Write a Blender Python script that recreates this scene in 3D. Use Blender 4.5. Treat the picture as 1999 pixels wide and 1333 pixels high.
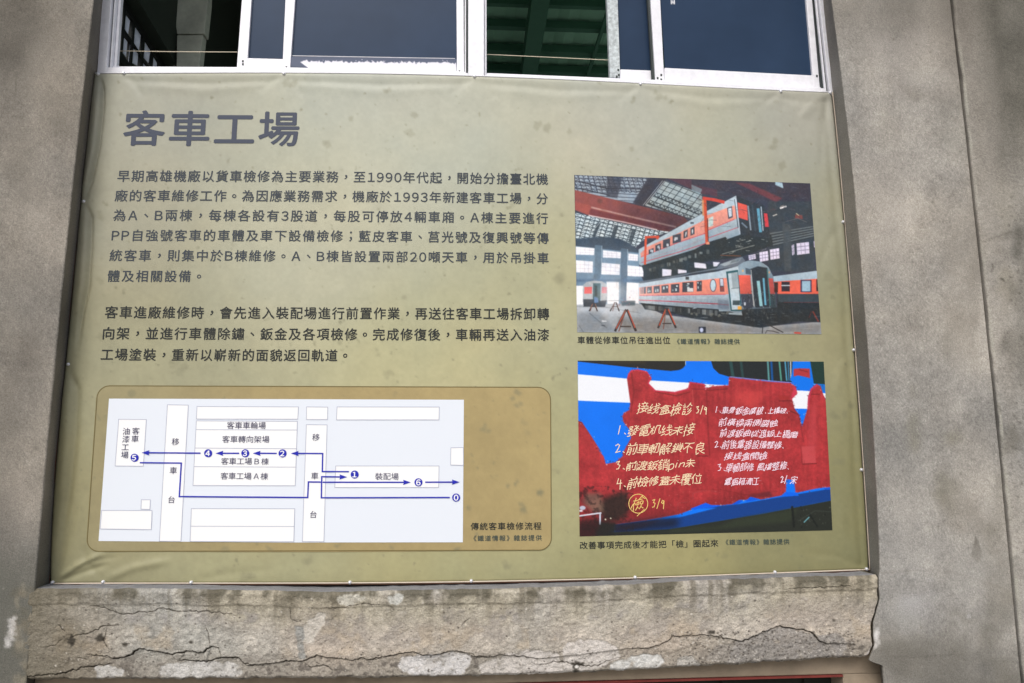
import bpy, bmesh, math, random
import numpy as np
from mathutils import Vector, Matrix
sc = bpy.context.scene
for o in list(bpy.data.objects): bpy.data.objects.remove(o)
col = sc.collection
random.seed(7); RNG = np.random.default_rng(7)

# ------------------------------------------------------------------ camera
# World: X along the facade, Y into the building, Z up.  The banner hangs in the plane Y = 0.
FOC = 1305.0; CX, CY = 999.5, 666.5
r_ = np.array([22250.0, 68.5, FOC]); u_ = np.array([-48.5, -9097.0, FOC])
r_ /= np.linalg.norm(r_); u_ -= r_*u_.dot(r_); u_ /= np.linalg.norm(u_)
y_ = np.cross(u_, r_)
AX = np.stack([r_, y_, u_])                       # rows: world axes in camera space (x right, y down, z forward)
def rays(p):
    p = np.asarray(p, float).reshape(-1, 2)
    d = np.stack([(p[:, 0]-CX)/FOC, (p[:, 1]-CY)/FOC, np.ones(len(p))], 1)
    return d @ AX.T
_d = rays([(97, 1140), (1697, 1112)])
_w = abs(_d[1, 0]/_d[1, 1] - _d[0, 0]/_d[0, 1])
DIST = 3.0/_w                                      # the banner is 3 m wide
CAM = np.array([0.0, -DIST, 1.55])
def onY(p, y=0.0):                                 # a point of the facade plane at depth y
    d = rays(p); yy = np.asarray(y, float)
    t = (yy-CAM[1])/d[:, 1]
    return CAM + d*t[:, None]
def onZ(p, z):
    d = rays(p); t = (z-CAM[2])/d[:, 2]; return CAM + d*t[:, None]
def onX(p, x):
    d = rays(p); t = (x-CAM[0])/d[:, 0]; return CAM + d*t[:, None]
cd = bpy.data.cameras.new('camera'); cam = bpy.data.objects.new('camera', cd); col.objects.link(cam)
cd.sensor_width = 36; cd.sensor_fit = 'HORIZONTAL'; cd.lens = FOC/1999*36; cd.clip_start = 0.05; cd.clip_end = 2000
m = Matrix.Identity(4)
for i in range(3):
    m[i][0] = AX[i, 0]; m[i][1] = -AX[i, 1]; m[i][2] = -AX[i, 2]; m[i][3] = CAM[i]
cam.matrix_world = m
sc.camera = cam
# ------------------------------------------------------------------ daylight: overcast
SUN_EL, SUN_AZ = math.radians(46), math.radians(197)
w = bpy.data.worlds.new("World"); sc.world = w; w.use_nodes = True
nt = w.node_tree; bg = nt.nodes['Background']
sky = nt.nodes.new('ShaderNodeTexSky'); sky.sky_type = 'NISHITA'; sky.sun_disc = False
sky.sun_elevation = SUN_EL; sky.sun_rotation = SUN_AZ; sky.dust_density = 4.0; sky.air_density = 1.0; sky.ozone_density = 1.0
hs = nt.nodes.new('ShaderNodeHueSaturation'); hs.inputs['Saturation'].default_value = 0.7
nt.links.new(sky.outputs[0], hs.inputs['Color']); nt.links.new(hs.outputs[0], bg.inputs['Color'])
bg.inputs['Strength'].default_value = 0.1
sd = bpy.data.lights.new('sun', 'SUN'); sd.energy = 1.42; sd.angle = math.radians(36); sd.color = (1, 0.99, 0.975)
sun = bpy.data.objects.new('sun', sd); col.objects.link(sun)
sun.location = (0, -6, 9)
sun.rotation_euler = (math.radians(90)-SUN_EL, 0, math.radians(180)-SUN_AZ)   # from behind the camera's left shoulder
sc.view_settings.view_transform = 'Standard'; sc.view_settings.look = 'None'
sc.view_settings.gamma = 1; sc.view_settings.use_curve_mapping = False
sc.view_settings.exposure = 0.42
LUM = 1.12       # print and paint colours were read at this light level; albedo = colour / LUM

# ------------------------------------------------------------------ helpers
def lin(c):
    c = np.clip(np.asarray(c, float)/255.0, 0, 1)
    return np.where(c <= 0.04045, c/12.92, ((c+0.055)/1.055)**2.4)
def alb(c): return np.clip(lin(c)/LUM, 0, 0.86)
def alb4(*c): return (*[float(v) for v in alb(c)], 1)
def tag(o, label=None, cat=None, group=None, kind=None):
    if label: o['label'] = label
    if cat: o['category'] = cat
    if group: o['group'] = group
    if label and not kind: kind = 'thing'
    if kind: o['kind'] = kind
    return o
def empty(name, loc=(0, 0, 0)):
    o = bpy.data.objects.new(name, None); col.objects.link(o); o.location = loc; o.empty_display_size = .1
    return o
def link(name, me, mat, parent=None, smooth=False):
    o = bpy.data.objects.new(name, me); col.objects.link(o)
    if mat: me.materials.append(mat)
    if parent:
        o.parent = parent
        p = parent; off = Vector((0, 0, 0))
        while p is not None: off += p.location; p = p.parent
        me.transform(Matrix.Translation(-off))
    if smooth: me.polygons.foreach_set('use_smooth', [True]*len(me.polygons))
    return o
class MB:
    def __init__(s): s.v = []; s.f = []
    def add(s, v, f):
        n = len(s.v); s.v += [tuple(map(float, q)) for q in v]; s.f += [tuple(i+n for i in q) for q in f]
    def prism(s, poly, y0, dep):                 # outline given on the facade plane y0, pushed back by dep
        P = onY(poly, y0); n = len(P)
        B = P.copy(); B[:, 1] += dep
        s.solid(P, B)
    def solid(s, P, B):
        n = len(P)
        s.add(list(P)+list(B), [tuple(range(n))[::-1] if False else tuple(range(n)), tuple(range(2*n-1, n-1, -1))] +
              [(i, i+n, (i+1) % n+n, (i+1) % n) for i in range(n)])
    def box(s, lo, hi):
        x0, y0, z0 = lo; x1, y1, z1 = hi
        s.add([(x0, y0, z0), (x1, y0, z0), (x1, y1, z0), (x0, y1, z0), (x0, y0, z1), (x1, y0, z1), (x1, y1, z1), (x0, y1, z1)],
              [(0, 3, 2, 1), (4, 5, 6, 7), (0, 1, 5, 4), (1, 2, 6, 5), (2, 3, 7, 6), (3, 0, 4, 7)])
    def flat(s, poly, y0):
        P = onY(poly, y0); s.add(P, [tuple(range(len(P)))])
    def tube(s, pts, rad, n=6):
        pts = [Vector(p) for p in pts]; rings = []
        for i, p in enumerate(pts):
            t = (pts[min(i+1, len(pts)-1)]-pts[max(i-1, 0)]).normalized()
            a = t.orthogonal().normalized(); b = t.cross(a)
            rings.append([p+a*rad*math.cos(k*2*math.pi/n)+b*rad*math.sin(k*2*math.pi/n) for k in range(n)])
        v = [q for r in rings for q in r]
        f = [(i*n+k, i*n+(k+1) % n, (i+1)*n+(k+1) % n, (i+1)*n+k) for i in range(len(pts)-1) for k in range(n)]
        f += [tuple(range(n))[::-1], tuple(range((len(pts)-1)*n, len(pts)*n))]
        s.add(v, f)
    def build(s, name, mat, parent=None, bevel=0, smooth=False, fix=True):
        me = bpy.data.meshes.new(name); me.from_pydata(s.v, [], s.f)
        if fix:
            b = bmesh.new(); b.from_mesh(me); bmesh.ops.recalc_face_normals(b, faces=b.faces); b.to_mesh(me); b.free()
        o = link(name, me, mat, parent, smooth)
        if bevel:
            md = o.modifiers.new('bevel', 'BEVEL'); md.width = bevel; md.segments = 2; md.limit_method = 'ANGLE'
        return o
def grid(name, P, mat, parent=None, colr=None, smooth=True):   # P: rows x cols x 3
    h, w_ = P.shape[:2]
    idx = np.arange(h*w_).reshape(h, w_)
    q = np.stack([idx[:-1, :-1], idx[1:, :-1], idx[1:, 1:], idx[:-1, 1:]], -1).reshape(-1, 4)
    me = bpy.data.meshes.new(name)
    me.vertices.add(h*w_); me.vertices.foreach_set('co', P.reshape(-1).astype(np.float32))
    me.loops.add(q.size); me.loops.foreach_set('vertex_index', q.reshape(-1).astype(np.int32))
    me.polygons.add(len(q)); me.polygons.foreach_set('loop_start', np.arange(0, q.size, 4, dtype=np.int32))
    me.update(calc_edges=True)
    if colr is not None:
        a = me.color_attributes.new('tint', 'FLOAT_COLOR', 'POINT')
        c = np.ones((h*w_, 4), np.float32); c[:, :3] = colr.reshape(-1, 3)
        a.data.foreach_set('color', c.reshape(-1))
    return link(name, me, mat, parent, smooth)

# ---- numpy painting (prints on the banner, stains and plaster coats)
def vnoise(h, w_, cell, rng):
    gh, gw = int(h/cell)+3, int(w_/cell)+3
    g = rng.random((gh, gw)); yy = np.arange(h)/cell; xx = np.arange(w_)/cell
    y0 = yy.astype(int); x0 = xx.astype(int); fy = yy-y0; fx = xx-x0
    fy = (fy*fy*(3-2*fy))[:, None]; fx = (fx*fx*(3-2*fx))[None]
    a = g[y0][:, x0]; b = g[y0][:, x0+1]; c = g[y0+1][:, x0]; d = g[y0+1][:, x0+1]
    return (a*(1-fx)+b*fx)*(1-fy)+(c*(1-fx)+d*fx)*fy
def fbm(h, w_, cell, octv=4, seed=0):
    rng = np.random.default_rng(seed); s = np.zeros((h, w_)); a = 1; t = 0
    for k in range(octv):
        s += a*vnoise(h, w_, max(cell/2**k, 1.01), rng); t += a; a *= .55
    return (s/t-.5)*2
def ss(a, b, x):
    t = np.clip((x-a)/(b-a), 0, 1); return t*t*(3-2*t)
def blur(m_, r):
    r = int(round(r))
    if r < 1: return m_
    k = np.exp(-0.5*(np.arange(-2*r, 2*r+1)/r)**2); k /= k.sum()
    p = np.pad(m_, ((2*r, 2*r), (0, 0)), 'edge'); m_ = sum(k[i]*p[i:i+m_.shape[0]] for i in range(len(k)))
    p = np.pad(m_, ((0, 0), (2*r, 2*r)), 'edge'); return sum(k[i]*p[:, i:i+m_.shape[1]] for i in range(len(k)))
class Canvas:
    def __init__(s, x0, y0, x1, y1, sc_, colr):
        s.x0, s.y0, s.s = x0, y0, sc_
        s.w, s.h = int((x1-x0)*sc_), int((y1-y0)*sc_)
        s.a = np.empty((s.h, s.w, 3)); s.a[:] = colr
    def mask(s, pts, soft=0):
        p = (np.asarray(pts, float)-(s.x0, s.y0))*s.s
        M = np.zeros((s.h, s.w)); pad = int(3*soft*s.s)+2
        xa, xb = max(int(p[:, 0].min())-pad, 0), min(int(p[:, 0].max())+pad+1, s.w)
        ya, yb = max(int(p[:, 1].min())-pad, 0), min(int(p[:, 1].max())+pad+1, s.h)
        if xa >= xb or ya >= yb: return None
        sub = np.zeros((yb-ya, xb-xa))
        for ox in (.25, .75):
            for oy in (.25, .75):
                X, Y = np.meshgrid(np.arange(xa, xb)+ox, np.arange(ya, yb)+oy)
                ins = np.zeros(X.shape, bool)
                for i in range(len(p)):
                    (ax, ay), (bx, by) = p[i], p[i-1]
                    if ay == by: continue
                    c = ((ay > Y) != (by > Y)) & (X < (bx-ax)*(Y-ay)/(by-ay)+ax)
                    ins ^= c
                sub += ins*.25
        if soft: sub = blur(sub, soft*s.s)
        return (slice(ya, yb), slice(xa, xb)), sub
    def put(s, r, c, alpha=1):
        if r is None: return
        sl, m_ = r; m_ = m_*alpha
        if getattr(s, 'tex', None) is not None: m_ = np.clip(m_*s.tex[sl], 0, 1)
        m_ = m_[..., None]
        s.a[sl] = s.a[sl]*(1-m_)+np.asarray(c, float)*m_
    def poly(s, pts, c, alpha=1, soft=0): s.put(s.mask(pts, soft), c, alpha)
    def rect(s, x0, y0, x1, y1, c, alpha=1, soft=0): s.poly([(x0, y0), (x1, y0), (x1, y1), (x0, y1)], c, alpha, soft)
    def line(s, pts, wd, c, alpha=1, soft=0):
        for (ax, ay), (bx, by) in zip(pts[:-1], pts[1:]):
            dx, dy = bx-ax, by-ay; L = math.hypot(dx, dy) or 1e-6
            nx, ny = -dy/L*wd/2, dx/L*wd/2; ex, ey = dx/L*wd*.25, dy/L*wd*.25
            s.poly([(ax+nx-ex, ay+ny-ey), (bx+nx+ex, by+ny+ey), (bx-nx+ex, by-ny+ey), (ax-nx-ex, ay-ny-ey)], c, alpha, soft)
    def ell(s, cx, cy, rx, ry, c, alpha=1, soft=0, rot=0, rough=0, rng=None):
        t = np.linspace(0, 2*np.pi, 22, endpoint=False); k = np.ones(22)
        if rough: k = 1+rough*((rng or RNG).random(22)-.5)*2
        x = rx*np.cos(t)*k; y = ry*np.sin(t)*k; cr, sr = math.cos(rot), math.sin(rot)
        s.poly(np.stack([cx+x*cr-y*sr, cy+x*sr+y*cr], 1), c, alpha, soft)
    def at(s, p):                              # bilinear sample
        p = np.asarray(p); x = np.clip((p[..., 0]-s.x0)*s.s-.5, 0, s.w-1.001); y = np.clip((p[..., 1]-s.y0)*s.s-.5, 0, s.h-1.001)
        xi = x.astype(int); yi = y.astype(int); fx = (x-xi)[..., None]; fy = (y-yi)[..., None]
        A = s.a
        return (A[yi, xi]*(1-fx)+A[yi, xi+1]*fx)*(1-fy)+(A[yi+1, xi]*(1-fx)+A[yi+1, xi+1]*fx)*fy
def pdist(P, poly):                            # distance of points to a polyline, and the parameter along it
    best = np.full(P.shape[:-1], 1e9); prm = np.zeros(P.shape[:-1]); n = len(poly)-1
    for i in range(n):
        a = np.array(poly[i], float); d = np.array(poly[i+1], float)-a
        t = np.clip(((P-a)@d)/(d@d), 0, 1); q = np.linalg.norm(P-a-t[..., None]*d, axis=-1)
        k = q < best; best = np.where(k, q, best); prm = np.where(k, (i+t)/n, prm)
    return best, prm
def quad(c4, nu, nv):
    a, b, c, d = [np.array(q, float) for q in c4]
    U, V = np.meshgrid(np.linspace(0, 1, nu), np.linspace(0, 1, nv)); U = U[..., None]; V = V[..., None]
    return (a*(1-U)+b*U)*(1-V)+(d*(1-U)+c*U)*V

# ------------------------------------------------------------------ materials
def mat(name, base=None, rough=.7, metal=0, spec=.3, tint=False, vary=0, vscale=20, bump=0, bscale=80, bdist=.002, detail=6):
    m_ = bpy.data.materials.new(name); m_.use_nodes = True; n = m_.node_tree.nodes; L = m_.node_tree.links
    b = n['Principled BSDF']; b.inputs['Roughness'].default_value = rough; b.inputs['Metallic'].default_value = metal
    b.inputs['Specular IOR Level'].default_value = spec
    src = None
    if tint:
        at = n.new('ShaderNodeAttribute'); at.attribute_name = 'tint'; src = at.outputs['Color']
    elif base: b.inputs['Base Color'].default_value = base
    tc = n.new('ShaderNodeTexCoord')
    if vary:
        no = n.new('ShaderNodeTexNoise'); no.inputs['Scale'].default_value = vscale; no.inputs['Detail'].default_value = detail
        no.inputs['Roughness'].default_value = .65
        L.new(tc.outputs['Object'], no.inputs['Vector'])
        mr = n.new('ShaderNodeMapRange'); mr.inputs['From Min'].default_value = .25; mr.inputs['From Max'].default_value = .75
        mr.inputs['To Min'].default_value = 1-vary; mr.inputs['To Max'].default_value = 1+vary
        L.new(no.outputs['Fac'], mr.inputs['Value'])
        vm = n.new('ShaderNodeVectorMath'); vm.operation = 'SCALE'
        if src is not None: L.new(src, vm.inputs[0])
        else: vm.inputs[0].default_value = base[:3]
        L.new(mr.outputs[0], vm.inputs['Scale']); src = vm.outputs[0]
    if src is not None: L.new(src, b.inputs['Base Color'])
    if bump:
        nb = n.new('ShaderNodeTexNoise'); nb.inputs['Scale'].default_value = bscale; nb.inputs['Detail'].default_value = 8
        L.new(tc.outputs['Object'], nb.inputs['Vector'])
        bp = n.new('ShaderNodeBump'); bp.inputs['Strength'].default_value = bump; bp.inputs['Distance'].default_value = bdist
        L.new(nb.outputs['Fac'], bp.inputs['Height']); L.new(bp.outputs[0], b.inputs['Normal'])
    return m_
M = {}
M['concrete'] = mat('weathered_concrete', tint=True, rough=.92, spec=.15, vary=.36, vscale=220, bump=.75, bscale=260, bdist=.003)
M['sill'] = mat('cracked_plaster', tint=True, rough=.95, spec=.1, vary=.3, vscale=170, bump=.8, bscale=220, bdist=.004)
M['plain_concrete'] = mat('grey_concrete', base=alb4(140, 134, 124), rough=.9, spec=.15, vary=.25, vscale=9, bump=.4, bscale=150)
M['lower_wall'] = mat('brown_plaster', base=alb4(150, 136, 118), rough=.9, spec=.15, vary=.25, vscale=8, bump=.4, bscale=150)
M['pavement'] = mat('pavement_concrete', base=(.3, .29, .27, 1), rough=.9, vary=.2, vscale=3, bump=.3, bscale=60)
M['vinyl'] = mat('printed_vinyl', tint=True, rough=.46, spec=.3, vary=.035, vscale=260, bump=.2, bscale=7, bdist=.008)
M['print'] = mat('glossy_print', tint=True, rough=.5, spec=.25)
M['brown_print'] = mat('brown_print', base=alb4(174, 156, 108), rough=.55, spec=.25, vary=.07, vscale=14)
M['brown_line'] = mat('brown_outline', base=alb4(118, 106, 66), rough=.6)
M['map_white'] = mat('map_pale_blue', base=alb4(232, 238, 247), rough=.55, spec=.25)
M['map_block'] = mat('map_white', base=alb4(249, 250, 254), rough=.55, spec=.25)
M['map_line'] = mat('map_grey_outline', base=alb4(186, 190, 208), rough=.6)
M['blue_ink'] = mat('blue_ink', base=alb4(32, 40, 178), rough=.6)
M['white_ink'] = mat('white_ink', base=alb4(245, 246, 252), rough=.6)
M['map_ink'] = mat('map_purple_ink', base=alb4(70, 66, 98), rough=.6)
M['title_ink'] = mat('title_ink', base=alb4(64, 71, 88), rough=.55)
M['text_ink'] = mat('grey_text_ink', base=alb4(56, 64, 73), rough=.55)
M['dark_ink'] = mat('dark_text_ink', base=alb4(38, 42, 41), rough=.55)
M['credit_ink'] = mat('credit_ink', base=alb4(60, 76, 74), rough=.6)
M['chalk_cream'] = mat('cream_paint_pen', base=alb4(252, 226, 188), rough=.6)
M['chalk_pink'] = mat('pinkish_white_paint_pen', base=alb4(252, 226, 240), rough=.6)
M['chalk_yellow'] = mat('yellow_paint_pen', base=alb4(240, 206, 122), rough=.6)
M['steel'] = mat('zinc_screw', base=(.8, .8, .84, 1), rough=.4, metal=.6)
M['frame_wood'] = mat('reddish_timber', base=alb4(132, 96, 78), rough=.8, vary=.2, vscale=30)
M['alu'] = mat('white_aluminium', base=alb4(240, 240, 246), rough=.42, spec=.45, vary=.10, vscale=34)
M['alu_old'] = mat('tarnished_aluminium', base=alb4(190, 198, 200), rough=.5, spec=.4, vary=.5, vscale=70, bump=.3, bscale=120)
M['gasket'] = mat('dark_rubber', base=alb4(60, 66, 66), rough=.7)
M['pane'] = mat('blue_grey_film_glass', base=alb4(46, 63, 87), rough=.3, spec=.08, vary=.2, vscale=1.6, detail=4)
M['rail'] = mat('peeling_rail_paint', tint=True, rough=.5, spec=.3)
M['hem'] = mat('beige_hem', base=alb4(212, 198, 180), rough=.6)
M['gasket_dark'] = mat('near_black_steel', base=(.012, .014, .013, 1), rough=.7)
M['string'] = mat('cream_string', base=alb4(226, 214, 190), rough=.8)
M['shed_col'] = mat('shed_column_concrete', base=(.5, .52, .44, 1), rough=.9, vary=.3, vscale=6, bump=.3, bscale=40)
M['shed_roof'] = mat('green_roof_sheet', base=(.30, .58, .42, 1), rough=.7, vary=.15, vscale=2)
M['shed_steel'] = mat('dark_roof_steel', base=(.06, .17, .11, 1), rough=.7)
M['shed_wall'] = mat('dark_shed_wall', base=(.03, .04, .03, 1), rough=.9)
M['frost'] = mat('frosted_pane', base=(.62, .64, .7, 1), rough=.5)
n = M['frost'].node_tree.nodes; L = M['frost'].node_tree.links
tr = n.new('ShaderNodeBsdfTranslucent'); tr.inputs[0].default_value = (.8, .84, .92, 1)
mx = n.new('ShaderNodeMixShader'); mx.inputs[0].default_value = .6
L.new(n['Principled BSDF'].outputs[0], mx.inputs[1]); L.new(tr.outputs[0], mx.inputs[2]); L.new(mx.outputs[0], n['Material Output'].inputs[0])
M['red_rail'] = mat('red_oxide_rail', base=alb4(120, 52, 46), rough=.7, vary=.25, vscale=20)
M['dark_opening'] = mat('opening_shade', base=alb4(34, 37, 30), rough=.75, vary=.3, vscale=7)  # dark colour for the unlit opening below the sill

# ------------------------------------------------------------------ text
_fc = bpy.data.curves.new('glyph', 'FONT'); _fo = bpy.data.objects.new('glyph', _fc); col.objects.link(_fo)
_fc.resolution_u = 3
_cache = {}
def _eval(body, off):
    _fc.body = body; _fc.offset = off
    bpy.context.view_layer.update()
    dg = bpy.context.evaluated_depsgraph_get(); ev = _fo.evaluated_get(dg); me = ev.to_mesh()
    v = np.array([q.co[:2] for q in me.vertices]).reshape(-1, 2); f = [tuple(p.vertices) for p in me.polygons]
    ev.to_mesh_clear(); return v, f
_one = None
def glyph(ch, off):
    global _one
    k = (ch, off)
    if k in _cache: return _cache[k]
    if _one is None: _one = _eval('工', 0)[0][:, 0].min()
    if ch in '，。、；':
        v, f = _eval(ch, 0); v = v-(v.max(0)+v.min(0))/2+np.array((.5, .36)); adv = 1.0
    elif ch.isascii() and ch.isalnum():
        v, f = _eval(chr(ord(ch)+0xFEE0), 0); v[:, 0] += .05-v[:, 0].min(); adv = v[:, 0].max()+.05
        if ch == '1': v[:, 0] += .04; adv += .06
    elif ord(ch) < 0x2000:
        if ch == ' ': _cache[k] = (np.zeros((0, 2)), [], .3); return _cache[k]
        v, f = _eval(ch, off)
        adv = v[:, 0].max()+v[:, 0].min()+.02
    else:
        v, f = _eval(ch, off); adv = 1.0
    _cache[k] = (v, f, adv); return _cache[k]
MPX = None
def px_scale(p):                                    # metres per photo pixel at a place of the banner
    a = onY([p, (p[0]+1, p[1]), (p[0], p[1]+1)], 0)
    return abs(a[1, 0]-a[0, 0]), abs(a[2, 2]-a[0, 2])
def text_line(mb, s, pts, em, y0, off=.004, jit=0, shear=0, seed=1, fit=True):
    """pts: 2 or 3 points on the line through the middle of the characters (ink left, [mid], ink right); em=(w,h) in photo px."""
    rng = random.Random(seed)
    P = onY(pts, 0); kx, kz = px_scale(pts[len(pts)//2]); ew, eh = em[0]*kx, em[1]*kz
    cf = np.polyfit(P[:, 0], P[:, 2], min(len(pts)-1, 2))
    G = [glyph(c, 0) for c in s]
    shifts = [(0, 0)] if off <= 0 else [(-off, 0), (off, 0), (0, -off), (0, off)]      # heavier weights are overprinted
    l0 = G[0][0][:, 0].min()*ew; r0 = (G[-1][2]-G[-1][0][:, 0].max())*ew
    nat = sum(g[2] for g in G)*ew-l0-r0
    gap = (P[-1, 0]-P[0, 0]-nat)/max(len(s)-1, 1) if fit else 0
    x = P[0, 0]-l0
    for c, (v, f, adv) in zip(s, G):
        if len(v):
            xc = x+adv*ew/2; zc = np.polyval(cf, xc); sl = np.polyval(np.polyder(cf), xc)
            lx = (v[:, 0]-adv/2)*ew; lz = (v[:, 1]-.38)*eh
            if jit:
                a = rng.uniform(-.12, .12)*jit; k = 1+rng.uniform(-.16, .1)*jit
                lx, lz = (lx*math.cos(a)-lz*math.sin(a))*k, (lx*math.sin(a)+lz*math.cos(a))*k*(1+rng.uniform(-.1, .15)*jit)
                zc += rng.uniform(-.08, .08)*eh*jit
            lx = lx+shear*lz
            for k, (sx_, sz_) in enumerate(shifts):
                V = np.stack([xc+lx+sx_*ew, np.full(len(lx), y0-k*2e-5), zc+lz+sl*lx+sz_*eh], 1); mb.add(V, f)
        x += adv*ew+gap
def strip(mb, pts, wpx, y0):                        # printed line of a given width, mitred by small squares
    for a, b in zip(pts[:-1], pts[1:]):
        a = np.array(a, float); b = np.array(b, float); d = (b-a)/np.linalg.norm(b-a); q = np.array([-d[1], d[0]])*wpx/2; e = d*wpx/2
        y0 -= 2e-5
        mb.flat([a+q-e, b+q+e, b-q+e, a-q-e], y0)
def arrow(mb, tip, tail, y0, ln=15, hw=5):
    t = np.array(tip, float); a = np.array(tail, float); d = (t-a)/np.linalg.norm(t-a); q = np.array([-d[1], d[0]])*hw
    mb.flat([t, t-d*ln+q, t-d*ln*.9, t-d*ln-q], y0-1e-4)

# ================================================================== SETTING
mb = MB(); mb.add([(-60, -80, 0), (60, -80, 0), (60, -.0, 0), (-60, -.0, 0)], [(0, 1, 2, 3)])
tag(mb.build('pavement', M['pavement'], fix=False), kind='structure')
mb = MB(); mb.add([(-60, .35, .004), (60, .35, .004), (60, 60, .004), (-60, 60, .004)], [(0, 1, 2, 3)])
tag(mb.build('shed_floor', M['pavement'], fix=False), kind='structure')

PIL = -0.10                                          # face of the pilasters
# inner corners of the pilasters (front edge)
def edge_x(pts):                                     # the old arrises are not dead straight
    p = onY(pts, PIL); cf = np.polyfit(p[:, 2], p[:, 0], 2); lo, hi = p[:, 2].min(), p[:, 2].max(); dc = np.polyder(cf)
    def f(z):
        q = np.clip(z, lo, hi); return np.polyval(cf, q)+(z-q)*np.polyval(dc, q)*.3
    return f
EL = edge_x([(182, 0), (166, 140), (148, 330), (130, 490), (113, 640), (97, 790), (84, 930), (72, 1125)])
ER = edge_x([(1626, 0), (1637, 100), (1647, 187), (1659, 300), (1680, 500), (1693, 650), (1705, 800), (1711, 910), (1716, 1050), (1718, 1100), (1722, 1300)])
EG = edge_x([(1857, 0), (1865, 90), (1875, 165), (1891, 305), (1907, 460), (1921, 590), (1935, 710), (1953, 900), (1963, 1005), (1973, 1100), (1981, 1190), (1990, 1290)])
ER0 = ER
_ck = onY([(1719, 1112), (1716, 1126), (1716, 1150), (1718, 1170), (1711, 1195), (1705, 1215), (1705, 1240), (1708, 1260), (1702, 1275), (1697, 1289), (1710, 1297)], PIL)[::-1]
def ER(z):                                            # below the banner the arris follows the crack at the sill's end
    z = np.asarray(z, float); q = np.interp(z, _ck[:, 2], _ck[:, 0]); k = np.clip(np.minimum(z-_ck[0, 2], _ck[-1, 2]-z)/.01+.5, 0, 1)
    return ER0(z)*(1-k)+q*k
XL = float(EL(1.7)); XR = float(ER(1.7))
# the reveals run back to the edges of the window frame and the banner
_bl = onY([(196, 0), (184, 140), (180, 150), (155, 385), (142, 510), (130, 639), (123, 711), (103, 913), (92, 1140)], 0.0)[::-1]
_br = onY([(1610.5, 0), (1629, 178), (1641, 300), (1652, 433), (1673, 683), (1689, 910), (1703, 1113), (1712, 1250)], 0.0)[::-1]
def BL(z): p = np.polyfit(_bl[:, 2], _bl[:, 0], 2); q = np.clip(z, _bl[0, 2], _bl[-1, 2]); return np.interp(q, _bl[:, 2], _bl[:, 0])+(z-q)*.02
def BR(z): q = np.clip(z, _br[0, 2], _br[-1, 2]); return np.interp(q, _br[:, 2], _br[:, 0])-(z-q)*.02
Z_TOP = float(onY([(900, -420)], 0.03)[0, 2])

def wall_sheet(name, c, front_cols, y0, inner, rows, bumpamp, label, cat, seed):
    """A pilaster as one closed-looking skin: front face, painted with its stains and light falloff, wrapped round its inner side."""
    xs, zs = front_cols, rows
    H, W_ = len(zs), len(xs)
    X, Z = np.meshgrid(xs, zs)
    xa, xb = inner; fa = xa(zs) if callable(xa) else np.full(H, xa); fb = xb(zs) if callable(xb) else np.full(H, xb)
    X = fa[:, None]+(fb-fa)[:, None]*((xs-xs[0])/(xs[-1]-xs[0]))[None]
    P = np.stack([X, np.full_like(X, y0), Z], -1)
    d = P-CAM
    cam_c = d.reshape(-1, 3) @ AX                     # to camera space
    px = np.stack([cam_c[:, 0]/cam_c[:, 2]*FOC+CX, cam_c[:, 1]/cam_c[:, 2]*FOC+CY], 1).reshape(H, W_, 2)
    tint = c.at(px)
    P[..., 1] += (fbm(H, W_, 40, 5, seed)*bumpamp)
    return P, tint
def side_cols(P, tint, y_to, at_left, k=8, back=None):          # adds the return face at the left or right end
    e = P[:, 0] if at_left else P[:, -1]; te = tint[:, 0] if at_left else tint[:, -1]
    sgn = 1 if at_left else -1
    te = np.stack([blur(te[:, q:q+1], 16)[:, 0] for q in range(3)], 1)
    cols = []; 
    for t, i in zip([.008, .03, .08, .2, .4, .6, .8, 1] if k == 8 else [.05, .2, .5, .8, 1], range(k)):
        q = e.copy(); q[:, 1] = e[:, 1]*(1-t)+y_to*t
        if back is not None: q[:, 0] += (back(e[:, 2])-e[:, 0])*min(1, (t*(y_to-PIL))/(0-PIL))
        q[:, 0] += fbm(len(e), 3, 8, 3, 300+i)[:, 0]*.0008; q[:, 0] -= 0.0015*sgn*min(i, 2)*0
        cols.append(q)
    cols = np.stack(cols, 1); tc = np.repeat(te[:, None], k, 1)*(.93+.12*fbm(len(e), k, 26, 3, 7))[..., None]
    if at_left: return np.concatenate([cols[:, ::-1], P], 1), np.concatenate([tc, tint], 1)
    return np.concatenate([P, cols], 1), np.concatenate([tint, tc], 1)
def concrete_canvas(x0, x1, seed, base):
    c = Canvas(x0, -460, x1, 1720, .5, base)
    n1 = fbm(c.h, c.w, 90, 5, seed); n2 = fbm(c.h, c.w, 26, 4, seed+1); n3 = fbm(c.h, c.w, 300, 3, seed+2)
    n5 = np.random.default_rng(seed+9).normal(size=(c.h, c.w)); n6 = fbm(c.h, c.w, 5, 2, seed+4)
    hh_ = max(c.h//12, 8); st_ = fbm(hh_, c.w, 14, 4, seed+6); st_ = np.repeat(st_, 13, 0)[:c.h]; st_ = blur(st_, 4)
    st_ = np.pad(st_, ((0, c.h-st_.shape[0]), (0, 0)), 'edge')
    c.a *= (1+.17*n1+.11*n2+.09*n3+.05*n6+.065*n5+.10*st_)[..., None]
    c.a += (n3*5+n1*3)[..., None]*np.array([1, .1, -1])
    c.tex = np.clip(.72+.9*fbm(c.h, c.w, 34, 5, seed+3), 0, 1.25)
    return c
rg = np.random.default_rng(3)
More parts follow.
